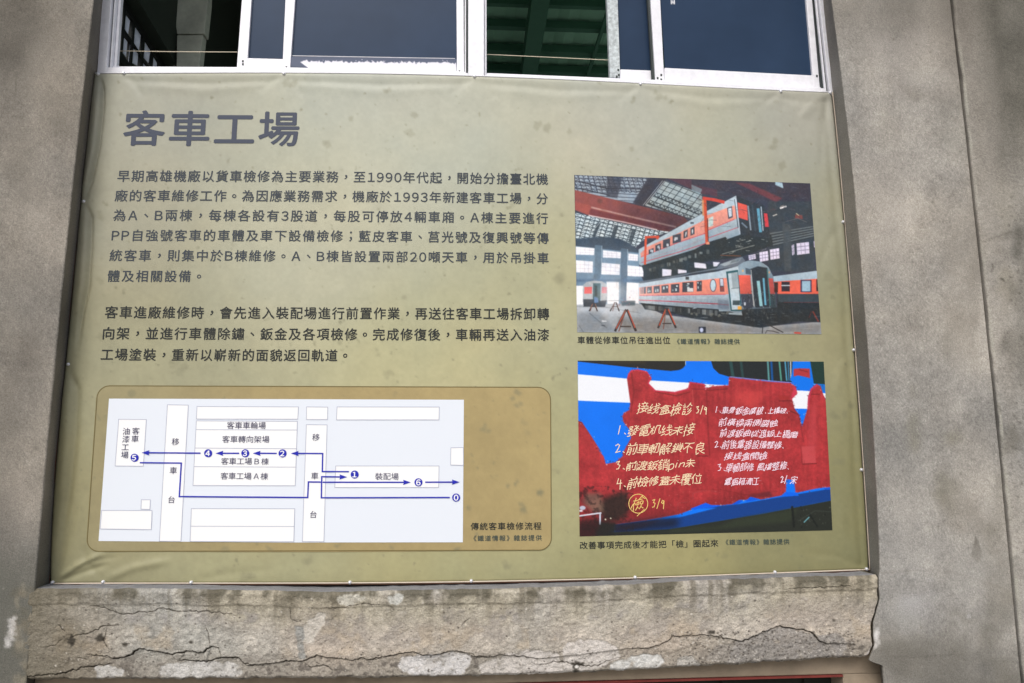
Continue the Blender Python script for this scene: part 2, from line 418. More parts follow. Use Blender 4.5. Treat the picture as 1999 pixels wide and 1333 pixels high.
# left pilaster
c = concrete_canvas(-700, 200, 11, (136, 132, 125))
def shade(c, f, k, a):                                # broad ragged darkening; in the top corners it paints light falloff
    Y, X = np.mgrid[0:c.h, 0:c.w]; t_ = c.tex; c.tex = None; m_ = np.clip(f(X/c.s+c.x0, Y/c.s+c.y0), 0, 1)
    c.put(((slice(0, c.h), slice(0, c.w)), np.clip(m_*(.62+.5*t_*.6), 0, 1)), k, a*.85); c.tex = t_
shade(c, lambda x, y: ss(190, 10, x)*ss(300, 20, y)*1.3, (78, 75, 69), .8)  # top left corner: light falloff painted into the tint
shade(c, lambda x, y: ss(60, 0, x)*ss(600, 900, y)*.8, (112, 108, 100), .6)
shade(c, lambda x, y: ss(960, 1240, y+.3*x)*1.2, (88, 88, 82), .8)
for x, y, rx, ry, k, a in [(90, 130, 40, 60, (160, 154, 144), .35), (40, 330, 30, 90, (120, 115, 106), .5),
        (120, 210, 35, 60, (110, 105, 96), .4), (90, 420, 45, 90, (164, 158, 150), .3), (30, 560, 50, 70, (158, 152, 142), .35), (15, 800, 25, 60, (128, 122, 112), .5),
        (60, 700, 30, 120, (116, 110, 102), .35), (10, 640, 40, 30, (166, 160, 148), .3), (30, 1000, 60, 60, (128, 122, 115), .4), (40, 1180, 60, 90, (104, 104, 96), .55),
        (20, 1300, 70, 50, (100, 100, 92), .5)]:
    c.ell(x, y, rx, ry, k, a, 16, rough=.3, rng=rg)
c.line([(32, 140), (30, 190)], 2, (92, 88, 80), .8, 1)
for i in range(46):
    c.ell(rg.uniform(28, 84), rg.uniform(1135, 1335), rg.uniform(4, 13), rg.uniform(6, 16), [(128, 120, 104), (104, 100, 88), (150, 142, 124)][i % 3], .6, 2.5, rough=.5, rng=rg)
for i in range(26):
    t = i/25; c.ell(15+t*10+rg.normal()*4, 1262-t*56, 4+rg.random()*4, 4, (206, 203, 200), .6, .8, rough=.4, rng=rg)
for i in range(60):
    c.ell(rg.uniform(0, 150), rg.uniform(0, 1330), rg.uniform(.8, 2.4), rg.uniform(.8, 2.2), (88, 84, 76) if i % 3 else (190, 186, 178), .6, .5)
zs = np.linspace(Z_TOP+.6, 0, 900); xs = np.linspace(XL-1.3, XL, 480)
P, T = wall_sheet('p', c, xs, PIL, (XL-1.3, EL), zs, .0022, '', '', 5)
P[:, -1:, 1] += np.array([.003]); P[:, -1, 1] += np.abs(fbm(len(zs), 3, 12, 3, 8)[:, 0])*.004
P, T = side_cols(P, T, .10, False, 8, BL)
tag(grid('concrete_pilaster', P, M['concrete'], None, alb(T)), 'rough grey concrete pilaster left of the banner, a white paint dab near its foot', 'pilaster', 'concrete pilasters beside the banner')
# right pilaster
XG = float(EG(1.7))              # groove where the next wall begins
c = concrete_canvas(1560, 2700, 21, (160, 156, 149))
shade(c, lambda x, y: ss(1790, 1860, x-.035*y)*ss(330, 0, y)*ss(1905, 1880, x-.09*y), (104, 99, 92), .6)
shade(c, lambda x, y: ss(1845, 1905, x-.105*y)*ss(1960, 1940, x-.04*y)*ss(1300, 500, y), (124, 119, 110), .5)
shade(c, lambda x, y: ss(150, -20, y)*ss(1990, 1900, x)*1.2, (116, 111, 103), .7)  # light falloff along the top, painted as darker concrete
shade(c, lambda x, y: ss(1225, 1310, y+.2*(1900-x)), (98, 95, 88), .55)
shade(c, lambda x, y: ss(1880, 1970, x-.05*y)*ss(470, 60, y)*1.4, (70, 69, 62), .9)  # top right corner: painted light falloff
shade(c, lambda x, y: ss(1950, 1999, x-.02*y)*ss(300, 460, y)*ss(1000, 600, y), (112, 108, 99), .5)
for x, y, rx, ry, k, a in [(1760, 120, 70, 60, (168, 162, 155), .3), (1785, 186, 18, 12, (116, 111, 102), .55), (1832, 183, 22, 9, (116, 110, 102), .5),
        (1815, 150, 40, 20, (172, 168, 160), .4), (1725, 420, 60, 160, (174, 169, 162), .35), (1880, 560, 34, 200, (134, 128, 118), .45), (1785, 840, 9, 36, (118, 114, 94), .7), (1860, 855, 16, 14, (124, 119, 100), .6),
        (1782, 765, 4, 14, (116, 112, 98), .7), (1846, 670, 6, 26, (120, 116, 104), .7), (1850, 960, 26, 40, (116, 112, 98), .65), (1870, 1000, 34, 34, (124, 118, 108), .5),
        (1908, 1010, 7, 34, (118, 113, 104), .6), (1895, 1110, 46, 44, (166, 165, 160), .6), (1790, 1080, 70, 40, (166, 162, 156), .4), (1800, 1180, 50, 30, (172, 170, 170), .6), (1905, 1185, 22, 30, (166, 164, 164), .6), 
        (1760, 1215, 40, 30, (158, 157, 152), .5), (1740, 1260, 30, 40, (120, 116, 108), .4), (1850, 1290, 160, 60, (106, 103, 95), .5), (1770, 1020, 30, 50, (170, 165, 158), .3), (1725, 250, 12, 60, (150, 147, 136), .4),
        (1905, 1240, 70, 70, (112, 109, 100), .5), (1950, 1150, 30, 200, (120, 116, 106), .5), (1905, 400, 14, 200, (128, 122, 112), .5), (1860, 250, 30, 60, (146, 146, 138), .4)]:
    c.ell(x, y, rx, ry, k, a, 9, rough=.35, rng=rg)
c.poly([(1905, 1045), (1916, 1075), (1914, 1095), (1908, 1098), (1895, 1085)], (112, 108, 100), .9, 1)
c.ell(1816, 1132, 10, 5, (186, 184, 186), .8, 1.5, rough=.4, rng=rg); c.ell(1891, 1203, 4, 4, (190, 188, 188), .8, 1, rough=.4, rng=rg)
c.line([(1868, 1205), (1876, 1222), (1877, 1236)], 4, (176, 174, 170), .7, 1.5); c.line([(1815, 1222), (1818, 1245)], 4, (166, 164, 160), .6, 1.5)
c.line([(1720, 1283), (1800, 1282), (1850, 1279), (1900, 1275), (1965, 1270)], 2.6, (98, 95, 88), .55, .8)
c.line([(1720, 1118), (1780, 1114), (1850, 1115), (1905, 1130), (1960, 1150)], 2.4, (124, 119, 110), .5, 1)
for x, y, q in [(1709, 1245, 9), (1712, 1232, 8), (1714, 1255, 7), (1708, 1262, 6), (1713, 1240, 7)]: c.ell(x, y, 5, q, (236, 232, 230), .85, .8, rough=.4, rng=rg)
for i in range(90):
    c.ell(rg.uniform(1650, 1960), rg.uniform(0, 1330), rg.uniform(.8, 2.6), rg.uniform(.8, 2.6), (100, 96, 86) if i % 4 else (192, 188, 182), .6, .5)
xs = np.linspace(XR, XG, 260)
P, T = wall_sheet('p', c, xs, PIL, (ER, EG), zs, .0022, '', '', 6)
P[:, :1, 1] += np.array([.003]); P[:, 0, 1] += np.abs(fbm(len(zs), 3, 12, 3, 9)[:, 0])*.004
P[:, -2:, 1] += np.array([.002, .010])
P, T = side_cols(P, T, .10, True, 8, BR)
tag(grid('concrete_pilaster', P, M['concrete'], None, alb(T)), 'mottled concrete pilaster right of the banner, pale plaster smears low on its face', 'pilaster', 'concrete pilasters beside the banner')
# wall beyond the groove at the right edge; it stands a little proud
for x, y, rx, ry, k, a in [(1940, 200, 18, 130, (150, 144, 136), .4), (1990, 480, 12, 34, (84, 82, 75), .6), (1975, 458, 22, 5, (92, 88, 80), .6), (1963, 675, 12, 22, (100, 97, 90), .65),
        (1960, 400, 26, 40, (160, 155, 142), .4), (1968, 560, 22, 40, (156, 150, 136), .4), (1975, 860, 20, 30, (110, 106, 96), .6), (1985, 1000, 22, 40, (150, 146, 138), .4), (1990, 640, 20, 120, (116, 112, 103), .5)]:
    c.ell(x, y, rx, ry, k, a, 6, rough=.4, rng=rg)
for p in [[(1936, 515), (1940, 522), (1934, 530)], [(1952, 545), (1958, 544), (1961, 550)], [(1948, 790), (1954, 800), (1947, 812)], [(1950, 845), (1958, 858), (1950, 866)], [(1972, 870), (1985, 876), (1998, 880)]]:
    c.line(p, 2.2, (72, 69, 62), .8, .4)
c.line([(1917, 473), (1940, 464), (1975, 452)], 2, (96, 92, 84), .6, .8)
for i in range(110):
    c.ell(1999-abs(rg.normal())*30, rg.uniform(380, 1250), rg.uniform(.8, 2.6), rg.uniform(.8, 3), (84, 80, 73), .6, .5)
xs = np.linspace(XG+.004, XG+2.6, 420)
P, T = wall_sheet('p', c, xs, PIL-.012, (lambda z: EG(z)+.004, XG+2.6), zs, .0026, '', '', 7)
wob = fbm(len(zs), 4, 30, 4, 31)[:, 0]
P[:, 0, 0] += wob*.006; P[:, 1, 0] += wob*.004; P[:, 0, 1] += .0025+np.abs(fbm(len(zs), 4, 7, 3, 34)[:, 0])*.004
P, T = side_cols(P, T, .02, True, 5)
P[:, :5, 0] += (wob*.004)[:, None]*0
_ch = np.clip(.5+1.2*fbm(len(zs), 2, 18, 3, 33)[:, :1], 0, 1)[..., None]; T[:, 5:7] = T[:, 5:7]*(1-.6*_ch)+np.array((176, 174, 162))*.6*_ch     # pale broken arris, its lit edge painted into the tint
tag(grid('concrete_wall', P, M['concrete'], None, alb(T)), 'darker stained concrete wall beyond the vertical groove at the right edge', 'wall')

# facade wall: behind the banner, under the sill and over the windows
zb = float(onY([(900, 250)], .05)[0, 2])
wl = empty('facade_wall', (0, .1, 0)); tag(wl, 'recessed brown plaster wall showing under the cracked sill', 'wall')
mb = MB(); mb.box((XL-.02, .055, .95), (XR+.02, .24, zb)); mb.build('upper_wall', M['plain_concrete'], wl)
mb = MB(); mb.box((XL-1.3, .0, Z_TOP), (XR+2.6, .24, Z_TOP+.6)); mb.build('window_header', M['plain_concrete'], wl)
LW = -0.035
o1, o2, o3 = onY([(1130, 1333), (1645, 1316), (1648, 1333)], LW)
zh = float(o2[2]); xo = float(o2[0]); xoL = XL+.12
mb = MB()
mb.box((xo, LW, 0), (XR+.01, .24, zh)); mb.box((XL-.01, LW, 0), (xoL, .24, zh)); mb.box((XL-.01, LW, zh), (XR+.01, .24, .95))
mb.build('lower_wall', M['lower_wall'], wl, bevel=.004)
mb = MB(); mb.box((xoL+.001, LW-.004, zh-.008), (xo-.001, LW+.08, zh-.001)); mb.build('head_rail', M['red_rail'], wl)
mb = MB(); mb.box((xoL+.001, LW+.085, .02), (xo-.001, LW+.11, zh-.002))
for k in range(9):
    x = xoL+.1+k*(xo-xoL-.2)/8; mb.box((x-.012, LW+.072, .02), (x+.012, LW+.084, zh-.03))
tag(mb.build('opening_shade_panel', M['dark_opening']), 'dark panel standing for the shaded opening below the sill, under a red-brown rail', 'dark_opening')  # added dark panel stands in for the unlit space behind the opening

# ------------------------------------------------------------------ sill
tops = [(20, 1150), (75, 1151), (330, 1151), (600, 1157), (930, 1151), (1200, 1143), (1400, 1133), (1720, 1123)]
bots = [(20, 1330), (450, 1329), (900, 1325), (1150, 1317), (1400, 1303), (1720, 1285)]
SIL = -0.108
c = Canvas(10, 1110, 1740, 1350, 1, (178, 171, 160))
n1 = fbm(c.h, c.w, 60, 5, 41); n2 = fbm(c.h, c.w, 9, 3, 42); n3 = fbm(c.h, c.w, 160, 3, 43); n4 = fbm(c.h, c.w, 24, 4, 44)
c.a *= (1+.13*n1+.16*n2+.09*n3+.05*np.random.default_rng(4).normal(size=(c.h, c.w)))[..., None]
c.a += (n3*6)[..., None]*np.array([1, -.2, -1])
Yg, Xg = np.mgrid[0:c.h, 0:c.w]; Xp = Xg+10; Yp = Yg+1110
ty = np.interp(Xp[0], *zip(*tops)); by = np.interp(Xp[0], *zip(*bots))
vv = (Yp-ty)/(by-ty)
def mixm(mk, k): c.a[:] = c.a*(1-mk[..., None])+np.array(k, float)*mk[..., None]
mixm(ss(-.2, .25, n3+.3*n1)*ss(.55, .2, vv)*.35, (150, 146, 120))                       # moss-toned upper coat
mixm(ss(-.1, .4, n1+.6*n4+.1)*ss(.24, .02, vv)*.85, (92, 88, 76)); mixm(ss(.05, .5, n3+.7*n4)*ss(.1, .35, vv)*ss(.75, .5, vv)*.45, (146, 140, 134)); mixm(ss(.1, .5, -n1+.5*n4)*ss(.3, .5, vv)*ss(.8, .65, vv)*.4, (196, 178, 152))                        # run-off grime under the top edge
mixm(ss(.25, .6, n1)*ss(.04, .08, vv)*ss(.26, .18, vv)*.6, (204, 196, 176))
mixm(ss(.1, .5, n4+.5*n1)*ss(.15, .3, vv)*ss(.42, .32, vv)*.4, (150, 146, 144))
mixm(ss(.68, .9, vv+.12*n1)*.6, (140, 134, 124))                                        # coarse base coat
mixm(ss(.0, .4, n2+.6*n4)*ss(.66, .85, vv)*.65, (96, 90, 84))
stv = np.repeat(fbm(3, c.w, 16, 4, 47)[:1], c.h, 0)+.25*n4
mixm(ss(.05, .5, stv)*ss(.55, .03, vv)*.5, (102, 96, 82)); mixm(ss(.1, .5, -stv)*ss(.6, .1, vv)*.3, (206, 198, 182))
mixm(ss(300, 30, Xp+60*n1)*.75, (118, 110, 94))                                         # dirtier left end
mixm(ss(170, 60, Xp+60*n4)*.3, (104, 101, 90))
def patch(pts, k, a=.9):
    pts = np.array(pts, float); q = []
    for i in range(len(pts)):
        a0, b0 = pts[i], pts[(i+1) % len(pts)]
        nseg = max(int(np.linalg.norm(b0-a0)/6), 1)
        for j in range(nseg): q.append(a0+(b0-a0)*j/nseg+rg.normal(size=2)*1.3)
    r = c.mask(q, 3.0); sl = r[0]; m_ = np.clip((r[1]-.42+.45*n4[sl]+.40*n2[sl]+.2*n1[sl])*3, 0, 1)*np.clip(.92+.3*n2[sl], 0, 1); r = (sl, m_)
    kk = np.array(k, float)*(1+.05*n2[sl]+.08*n4[sl])[..., None]; c.a[sl] = c.a[sl]*(1-(m_*a)[..., None])+kk*(m_*a)[..., None]; return r
HS = np.zeros((c.h, c.w))                           # relief in mm, positive = recessed
for pts, k in [([(180, 1302), (215, 1300), (240, 1310), (235, 1326), (182, 1326)], (196, 194, 190)),
               ([(325, 1296), (380, 1294), (440, 1294), (470, 1298), (476, 1314), (455, 1326), (318, 1326), (300, 1310)], (200, 198, 194)),
               ([(782, 1282), (830, 1276), (880, 1273), (920, 1280), (918, 1300), (905, 1322), (850, 1324), (800, 1322), (778, 1306)], (216, 214, 213)),
               ([(935, 1300), (985, 1278), (1030, 1270), (1090, 1272), (1096, 1290), (1105, 1318), (1030, 1322), (940, 1324)], (208, 202, 196)),
               ([(1098, 1262), (1125, 1250), (1150, 1246), (1185, 1250), (1212, 1268), (1215, 1285), (1180, 1300), (1150, 1314), (1100, 1316)], (210, 204, 198)),
               ([(1215, 1286), (1250, 1279), (1290, 1282), (1302, 1294), (1285, 1306), (1190, 1313), (1195, 1298)], (214, 214, 211)),
               ([(1322, 1284), (1352, 1280), (1362, 1292), (1372, 1302), (1325, 1304)], (202, 202, 200)),
               ([(590, 1220), (625, 1194), (640, 1196), (610, 1255), (592, 1262)], (198, 192, 182)),
               ([(575, 1222), (592, 1222), (594, 1288), (582, 1288)], (150, 150, 146)),
               ([(655, 1163), (700, 1158), (720, 1170), (690, 1184), (660, 1182)], (206, 202, 190)), ([(755, 1162), (785, 1160), (786, 1178), (760, 1182)], (202, 202, 196))]:
    r = patch(pts, k); HS[r[0]] += r[1]*2.0
patch([(1450, 1250), (1500, 1230), (1530, 1225), (1600, 1240), (1640, 1235), (1660, 1265), (1640, 1285), (1420, 1300), (1380, 1290), (1400, 1262)], (146, 142, 138), .8)
patch([(1330, 1245), (1400, 1240), (1440, 1255), (1420, 1300), (1310, 1305)], (158, 150, 138), .5)
for i in range(1500):                                # aggregate and pits
    z = rg.random()
    if z < .45: x, y = rg.uniform(1330, 1670), rg.uniform(1232, 1300)
    elif z < .75: x, y = rg.uniform(60, 1700), rg.uniform(1270, 1326)
    else: x, y = rg.uniform(60, 1700), rg.uniform(1165, 1290)
    q = rg.uniform(.6, 2.0); k = (82, 76, 70) if rg.random() < .65 else (206, 200, 190)
    c.ell(x, y, q, q*rg.uniform(.6, 1.1), k, .75, 0)
for x, y, rx, ry in [(1389, 1234, 7, 4), (138, 1252, 9, 11), (195, 1246, 9, 8), (243, 1259, 6, 4), (372, 1254, 4, 3), (1128, 1300, 12, 8), (1126, 1312, 6, 5), (1542, 1287, 3, 2), (1628, 1211, 3, 3)]:
    c.ell(x, y, rx, ry, (62, 58, 52), .85, 1, rough=.4, rng=rg); r = None
c.ell(1127, 1304, 4, 3, (232, 228, 222), .9, .4)
c.line([(1715, 1235), (1704, 1268), (1693, 1284)], 5, (232, 226, 224), .7, 1)
f4 = lambda ox: (lambda pts: [(ox+x/4, 1100+y/4) for x, y in pts])
cr0, cr1, cr2, cr3 = f4(0), f4(450), f4(900), f4(1300)
CR = [(cr0([(680, 718), (800, 730), (890, 752), (1000, 725), (1080, 668), (1200, 690), (1320, 715), (1450, 690), (1580, 705), (1640, 650), (1700, 670), (1720, 740)]), 3.0, 9),
      (cr0([(1380, 765), (1600, 775), (1720, 748), (1860, 745), (1900, 790), (1999, 800)]), 2.6, 8),
      (cr1([(0, 748), (50, 748), (130, 800), (250, 798), (430, 772), (570, 768), (670, 725), (760, 742), (950, 762), (1020, 740), (1070, 765), (1200, 735), (1280, 715), (1420, 690), (1500, 715), (1600, 720), (1720, 685), (1870, 710), (1930, 735), (1999, 735)]), 2.2, 7),
      (cr1([(570, 780), (620, 825), (690, 808), (760, 815), (790, 840)]), 1.6, 4),
      (cr2([(0, 690), (80, 730), (230, 740), (300, 718), (520, 735), (600, 755), (690, 745)]), 1.8, 5),
      (cr2([(520, 790), (640, 800), (790, 770), (850, 790), (960, 810), (1070, 808), (1120, 780), (1290, 730)]), 1.7, 5),
      (cr2([(1300, 670), (1480, 665), (1600, 620), (1640, 590), (1650, 570), (1760, 572), (1900, 560)]), 1.8, 5),
      (cr3([(260, 560), (330, 562), (490, 590), (590, 615), (740, 555), (830, 515), (900, 492), (1000, 515), (1080, 525), (1150, 545), (1200, 605), (1260, 632), (1420, 632)]), 2.2, 7),
      (cr0([(120, 900), (250, 885), (420, 870), (540, 850), (620, 818), (860, 795)]), 2.4, 7),
      (cr0([(640, 345), (740, 333), (830, 350), (880, 380), (940, 400), (1060, 390), (1100, 375), (1160, 385), (1270, 350), (1360, 372), (1430, 380), (1530, 370), (1850, 402)]), 1.6, 4),
      (cr0([(440, 465), (480, 510), (500, 525)]), 1.6, 4), (cr0([(500, 590), (580, 570), (700, 540), (760, 515), (800, 490), (830, 492), (920, 478)]), 1.7, 4),
      (cr0([(830, 492), (820, 560), (800, 600), (820, 650), (850, 672)]), 2.0, 5), (cr0([(570, 735), (660, 755)]), 1.4, 3), (cr0([(300, 660), (420, 640), (470, 600)]), 1.4, 3),
      (cr0([(1600, 480), (1625, 560), (1630, 650)]), 1.3, 3), (cr1([(460, 330), (470, 430), (520, 460)]), 1.3, 2), (cr1([(1880, 420), (1840, 450), (1800, 490)]), 1.3, 3),
      (cr3([(950, 200), (1080, 190), (1180, 190), (1330, 180), (1450, 175)]), 1.4, 3), (cr1([(730, 350), (860, 350), (1000, 320), (1080, 315), (1180, 325)]), 1.3, 3)]
for pts, wd, dep in CR:
    wd *= .85
    pts = np.array(pts); q = [pts[0]]
    for a0, b0 in zip(pts[:-1], pts[1:]):
        k = max(int(np.linalg.norm(b0-a0)/5), 1)
        for j in range(1, k+1): q.append(a0+(b0-a0)*j/k+rg.normal(size=2)*(.5, 1.1))
    n_ = len(q)
    for i in range(n_-1):
        wj = wd*rg.uniform(.6, 1.25)*min(1, .35+3*min(i, n_-1-i)/n_)
        c.line([q[i], q[i+1]], wj, (48, 43, 36), .9, 0)
        p = (np.array([q[i], q[i+1]])-(10, 1110)); r = c.mask([(q[i][0]-wj*.6, q[i][1]-wj*.5), (q[i+1][0]+wj*.6, q[i+1][1]-wj*.5), (q[i+1][0]+wj*.6, q[i+1][1]+wj*.5), (q[i][0]-wj*.6, q[i][1]+wj*.5)])
        if r: HS[r[0]] = np.maximum(HS[r[0]], r[1]*dep)
# mesh: top face, front face, underside
NU = 1130; NV = 150
ux = np.linspace(26, 1716, NU)
jx = [(1124, 1713), (1150, 1713), (1170, 1715), (1195, 1708), (1215, 1702), (1240, 1702), (1260, 1705), (1275, 1699), (1290, 1693)]
rowsP = []; rowsC = []
tyu = np.interp(ux, *zip(*tops)); byu = np.interp(ux, *zip(*bots))
edge = fbm(1, NU, 14, 4, 71)[0]*1.6+fbm(1, NU, 70, 3, 72)[0]*1.5
bedge = fbm(1, NU, 12, 5, 73)[0]*3.2
front = np.zeros((NV, NU, 3)); fpx = np.zeros((NV, NU, 2))
for j in range(NV):
    v = j/(NV-1); yy = tyu*(1-v)+byu*v+edge*(1-v)**6+bedge*v**8
    xr = np.interp(yy, *zip(*jx))+fbm(1, NV, 6, 3, 74)[0][j]*1.2
    xl = 30+(62-30)*(1-v)+fbm(1, NV, 20, 3, 75)[0][j]*9
    xx = xl+(xr-xl)*(ux-26)/(1716-26)
    fpx[j] = np.stack([xx, yy], 1)
    front[j] = onY(fpx[j], SIL)
rl = (HS[np.clip((fpx[..., 1]-1110).astype(int), 0, c.h-1), np.clip((fpx[..., 0]-10).astype(int), 0, c.w-1)])*.001
hh = fbm(NV, NU, 50, 5, 76)*.006+fbm(NV, NU, 5, 3, 77)*.0026
vg = np.linspace(0, 1, NV)[:, None]
hh += .004*ss(.15, .19, vg+.03*fbm(NV, NU, 60, 3, 78))            # upper coat ends in a thin step
hh += .003*ss(.72, .8, vg+.12*fbm(NV, NU, 50, 4, 79))
hh += .012*np.exp(-(vg/.02)**2)+.01*np.exp(-((1-vg)/.02)**2)
_mc = sorted([p for k_ in (0, 1, 2, 4, 6, 7) for p in CR[k_][0]]); _mx, _my = zip(*_mc)
below = fpx[..., 1]-np.interp(fpx[..., 0], _mx, _my)
hh += .006*ss(-1.0, 1.5, below)*ss(150, 260, fpx[..., 0])*ss(1680, 1640, fpx[..., 0])*(1+.5*fbm(NV, NU, 20, 3, 84))
left = np.exp(-((fpx[..., 0]-fpx[:, :1, 0])/34)**2); hh += left*(.0062+.003*fbm(NV, NU, 16, 3, 85))
front[..., 1] += hh+rl
fc = c.at(fpx)
back = onY(np.stack([ux*0+fpx[0, :, 0], tyu-13], 1), .0)
ztop = front[0, :, 2]
topr = []; tcol = []
for k in range(12):
    t = k/12; q = front[0].copy(); q[:, 1] = .05*(1-t)+front[0, :, 1]*t; q[:, 2] = ztop-.009*(1-t)+fbm(1, NU, 20, 3, 80+k)[0]*.0012
    topr.append(q); kk = np.array((140, 140, 142))*(1+.1*fbm(1, NU, 12, 3, 90+k)[0])[:, None]; tcol.append(kk)
und = []; ucol = []
for k in range(1, 6):
    q = front[-1].copy(); q[:, 1] = front[-1, :, 1]+(LW+.02-front[-1, :, 1])*k/5; und.append(q); ucol.append(np.tile((120, 112, 100), (NU, 1)).astype(float))
Pm = np.concatenate([np.stack(topr), front, np.stack(und)]); Cm = np.concatenate([np.stack(tcol), fc, np.stack(ucol)])
# return faces at both ends
ends = []
for side in (0, -1):
    e = Pm[:, side].copy(); e[:, 1] = np.maximum(e[:, 1], 0.0)*0+.06; ends.append(e)
Pm = np.concatenate([ends[0][:, None], Pm, ends[1][:, None]], 1); Cm = np.concatenate([Cm[:, :1], Cm, Cm[:, -1:]], 1)
tag(grid('concrete_sill', Pm, M['sill'], None, alb(Cm)), 'cracked tan plaster sill with flaking pale patches, right under the banner', 'sill')

# ================================================================== WINDOWS
YT = -420
def vbar(xl0, xr0, xlb, xrb, yb):                   # upright bar: edges at photo row 0 and at row yb, carried on upwards
    f = lambda a, b: a+(b-a)*(YT/yb)
    return [(f(xl0, xlb), YT), (f(xr0, xrb), YT), (xrb, yb), (xlb, yb)]
F0, F1, F2 = .012, .045, .085                        # frame, front sash, rear sash
def bar(mb, x, y0, dep): mb.prism(vbar(*x), y0, dep)
wa = empty('sliding_window', tuple(onY([(560, 140)], .06)[0])); tag(wa, 'white aluminium sliding window with flaking white paint on its bottom rail, above the banner title', 'window', 'sliding windows above the banner')
mb = MB(); bar(mb, (199, 217, 188, 206, 160), F0, .035); bar(mb, (223, 225.5, 212, 214.5, 160), F0+.012, .025); bar(mb, (231, 236, 220, 225, 160), F0+.03, .02)
bar(mb, (914, 945, 914, 945, 170), F0, .10); bar(mb, (907, 910, 907, 910, 160), F0+.012, .07)
mb.prism([(206, 131), (560, 133), (914, 142), (914, 175), (560, 170), (205, 165)], F0+.001, .03)
mb.prism([(215, 129), (560, 131), (907, 139), (907, 175), (560, 170), (214, 165)], F1-.006, .09)
mb.build('window_frame', M['alu'], wa, bevel=.002)
mb = MB(); bar(mb, (217, 223, 206, 212, 160), F0+.02, .02); bar(mb, (225.5, 231, 214.5, 220, 160), F0+.036, .015); bar(mb, (190, 228, 180, 217, 160), F2-.02, .03); bar(mb, (910, 913.9, 910, 913.9, 160), F0+.006, .05); mb.build('guide_track', M['gasket'], wa)
mb = MB(); bar(mb, (472, 491, 462, 482, 133), F2, .03); mb.prism([(482, 113), (556, 115), (556, 135), (482, 133)], F2+.001, .028)
s1 = mb.build('sash', M['alu'], wa, bevel=.0015)
mb = MB(); mb.prism([(521, YT), (590, YT), (556, 114), (483, 113)], F2+.012, .006); mb.build('pane', M['pane'], s1)
mb = MB(); bar(mb, (557, 576, 551, 566, 137), F1, .032); bar(mb, (891, 905, 892, 906, 143), F1, .032)
s2 = mb.build('sash', M['alu'], wa, bevel=.0015)
mb = MB(); mb.prism([(588, YT), (891, YT), (892, 114), (568, 109.5)], F1+.012, .006); mb.build('pane', M['pane'], s2)
mb = MB(); mb.tube([*onY([(569, 0), (568.5, 106), (572, 109)], F1+.009), *onY([(888, 114.5)], F1+.009)], .0022, 6); mb.build('glazing_bead', M['alu'], s2)
cc = Canvas(560, 104, 900, 150, 2, (78, 88, 112))
pts = [(585, 120)]; 
xs_ = np.arange(590, 893, 3.0); up = 119+(xs_-590)/300*4+rg.normal(size=len(xs_))*1.6
pts = [(586, 121)]+list(zip(xs_, up))+[(893, 150), (610, 150), (604, 134), (594, 127)]
cc.poly(pts, (238, 236, 244), 1, .6)
for i in range(60): x = rg.uniform(590, 890); cc.ell(x, 118.5+(x-590)/300*4+rg.normal()*2, rg.uniform(.5, 1.6), rg.uniform(.5, 1.2), (226, 224, 236), .7, .2)
cc.poly([(560, 128), (592, 130), (604, 137), (560, 136)], (60, 72, 88), .6, 1)
q = quad([(566.5, 110), (891.5, 114.5), (891.5, 143), (566.5, 137)], 330, 30); Pq = onY(q.reshape(-1, 2), F1+.003).reshape(30, 330, 3)
ro = grid('bottom_rail', Pq, M['rail'], s2, alb(cc.at(q))); ro['label'] = 'blue-grey bottom rail with flaking white paint'

mb = MB()
for x_, y_ in [(474, 119), (474, 125), (559, 131), (897, 139)]: mb.prism([(x_-1.6, y_-2), (x_+1.6, y_-2), (x_+1.6, y_+2), (x_-1.6, y_+2)], (F2 if x_ < 500 else F1)-.0015, .006)
mb.build('corner_plug', M['gasket'], wa)
wb = empty('sliding_window', tuple(onY([(1280, 160)], .06)[0])); tag(wb, 'white aluminium sliding window with a tarnished left sash stile and a clean white bottom rail', 'window', 'sliding windows above the banner')
mb = MB(); bar(mb, (945.5, 950, 945.5, 950, 170), F0+.02, .09); bar(mb, (1599, 1608, 1620, 1628, 185), F0, .10); bar(mb, (1592, 1595, 1611, 1614, 180), F0+.008, .06)
mb.prism([(950, 144), (1250, 156), (1609, 172), (1620, 205), (1250, 190), (950, 180)], F0+.001, .03)
mb.prism([(950, 142), (1250, 154), (1607, 170), (1616, 205), (1250, 190), (950, 180)], F1-.006, .09)
mb.build('window_frame', M['alu'], wb, bevel=.002)
mb = MB(); bar(mb, (1595, 1598.9, 1614, 1619.9, 182), F0+.016, .05); bar(mb, (1589, 1592, 1605, 1611, 180), F0+.018, .03); mb.build('guide_track', M['gasket'], wb)
mb = MB(); bar(mb, (1185, 1206, 1191, 1211, 151), F2, .03); s1 = mb.build('sash', M['alu_old'], wb, bevel=.0015); s1['label'] = 'tarnished sash stile'
mb = MB(); mb.prism([(1211, 135), (1290, 138), (1290, 157), (1211, 153)], F2+.001, .028); mb.build('bottom_rail', M['alu'], s1, bevel=.0015)
mb = MB(); mb.prism([(1190, YT), (1260, YT), (1288, 138), (1210, 135.5)], F2+.012, .006); mb.build('pane', M['pane'], s1)
mb = MB(); bar(mb, (1270, 1289, 1280, 1297, 158), F1, .032); bar(mb, (1574, 1590, 1589, 1606, 176), F1, .032)
mb.prism([(1297.2, 132), (1588.5, 147), (1588.8, 176), (1297.2, 160)], F1+.001, .030)
s2 = mb.build('sash', M['alu'], wb, bevel=.0015)
mb = MB()
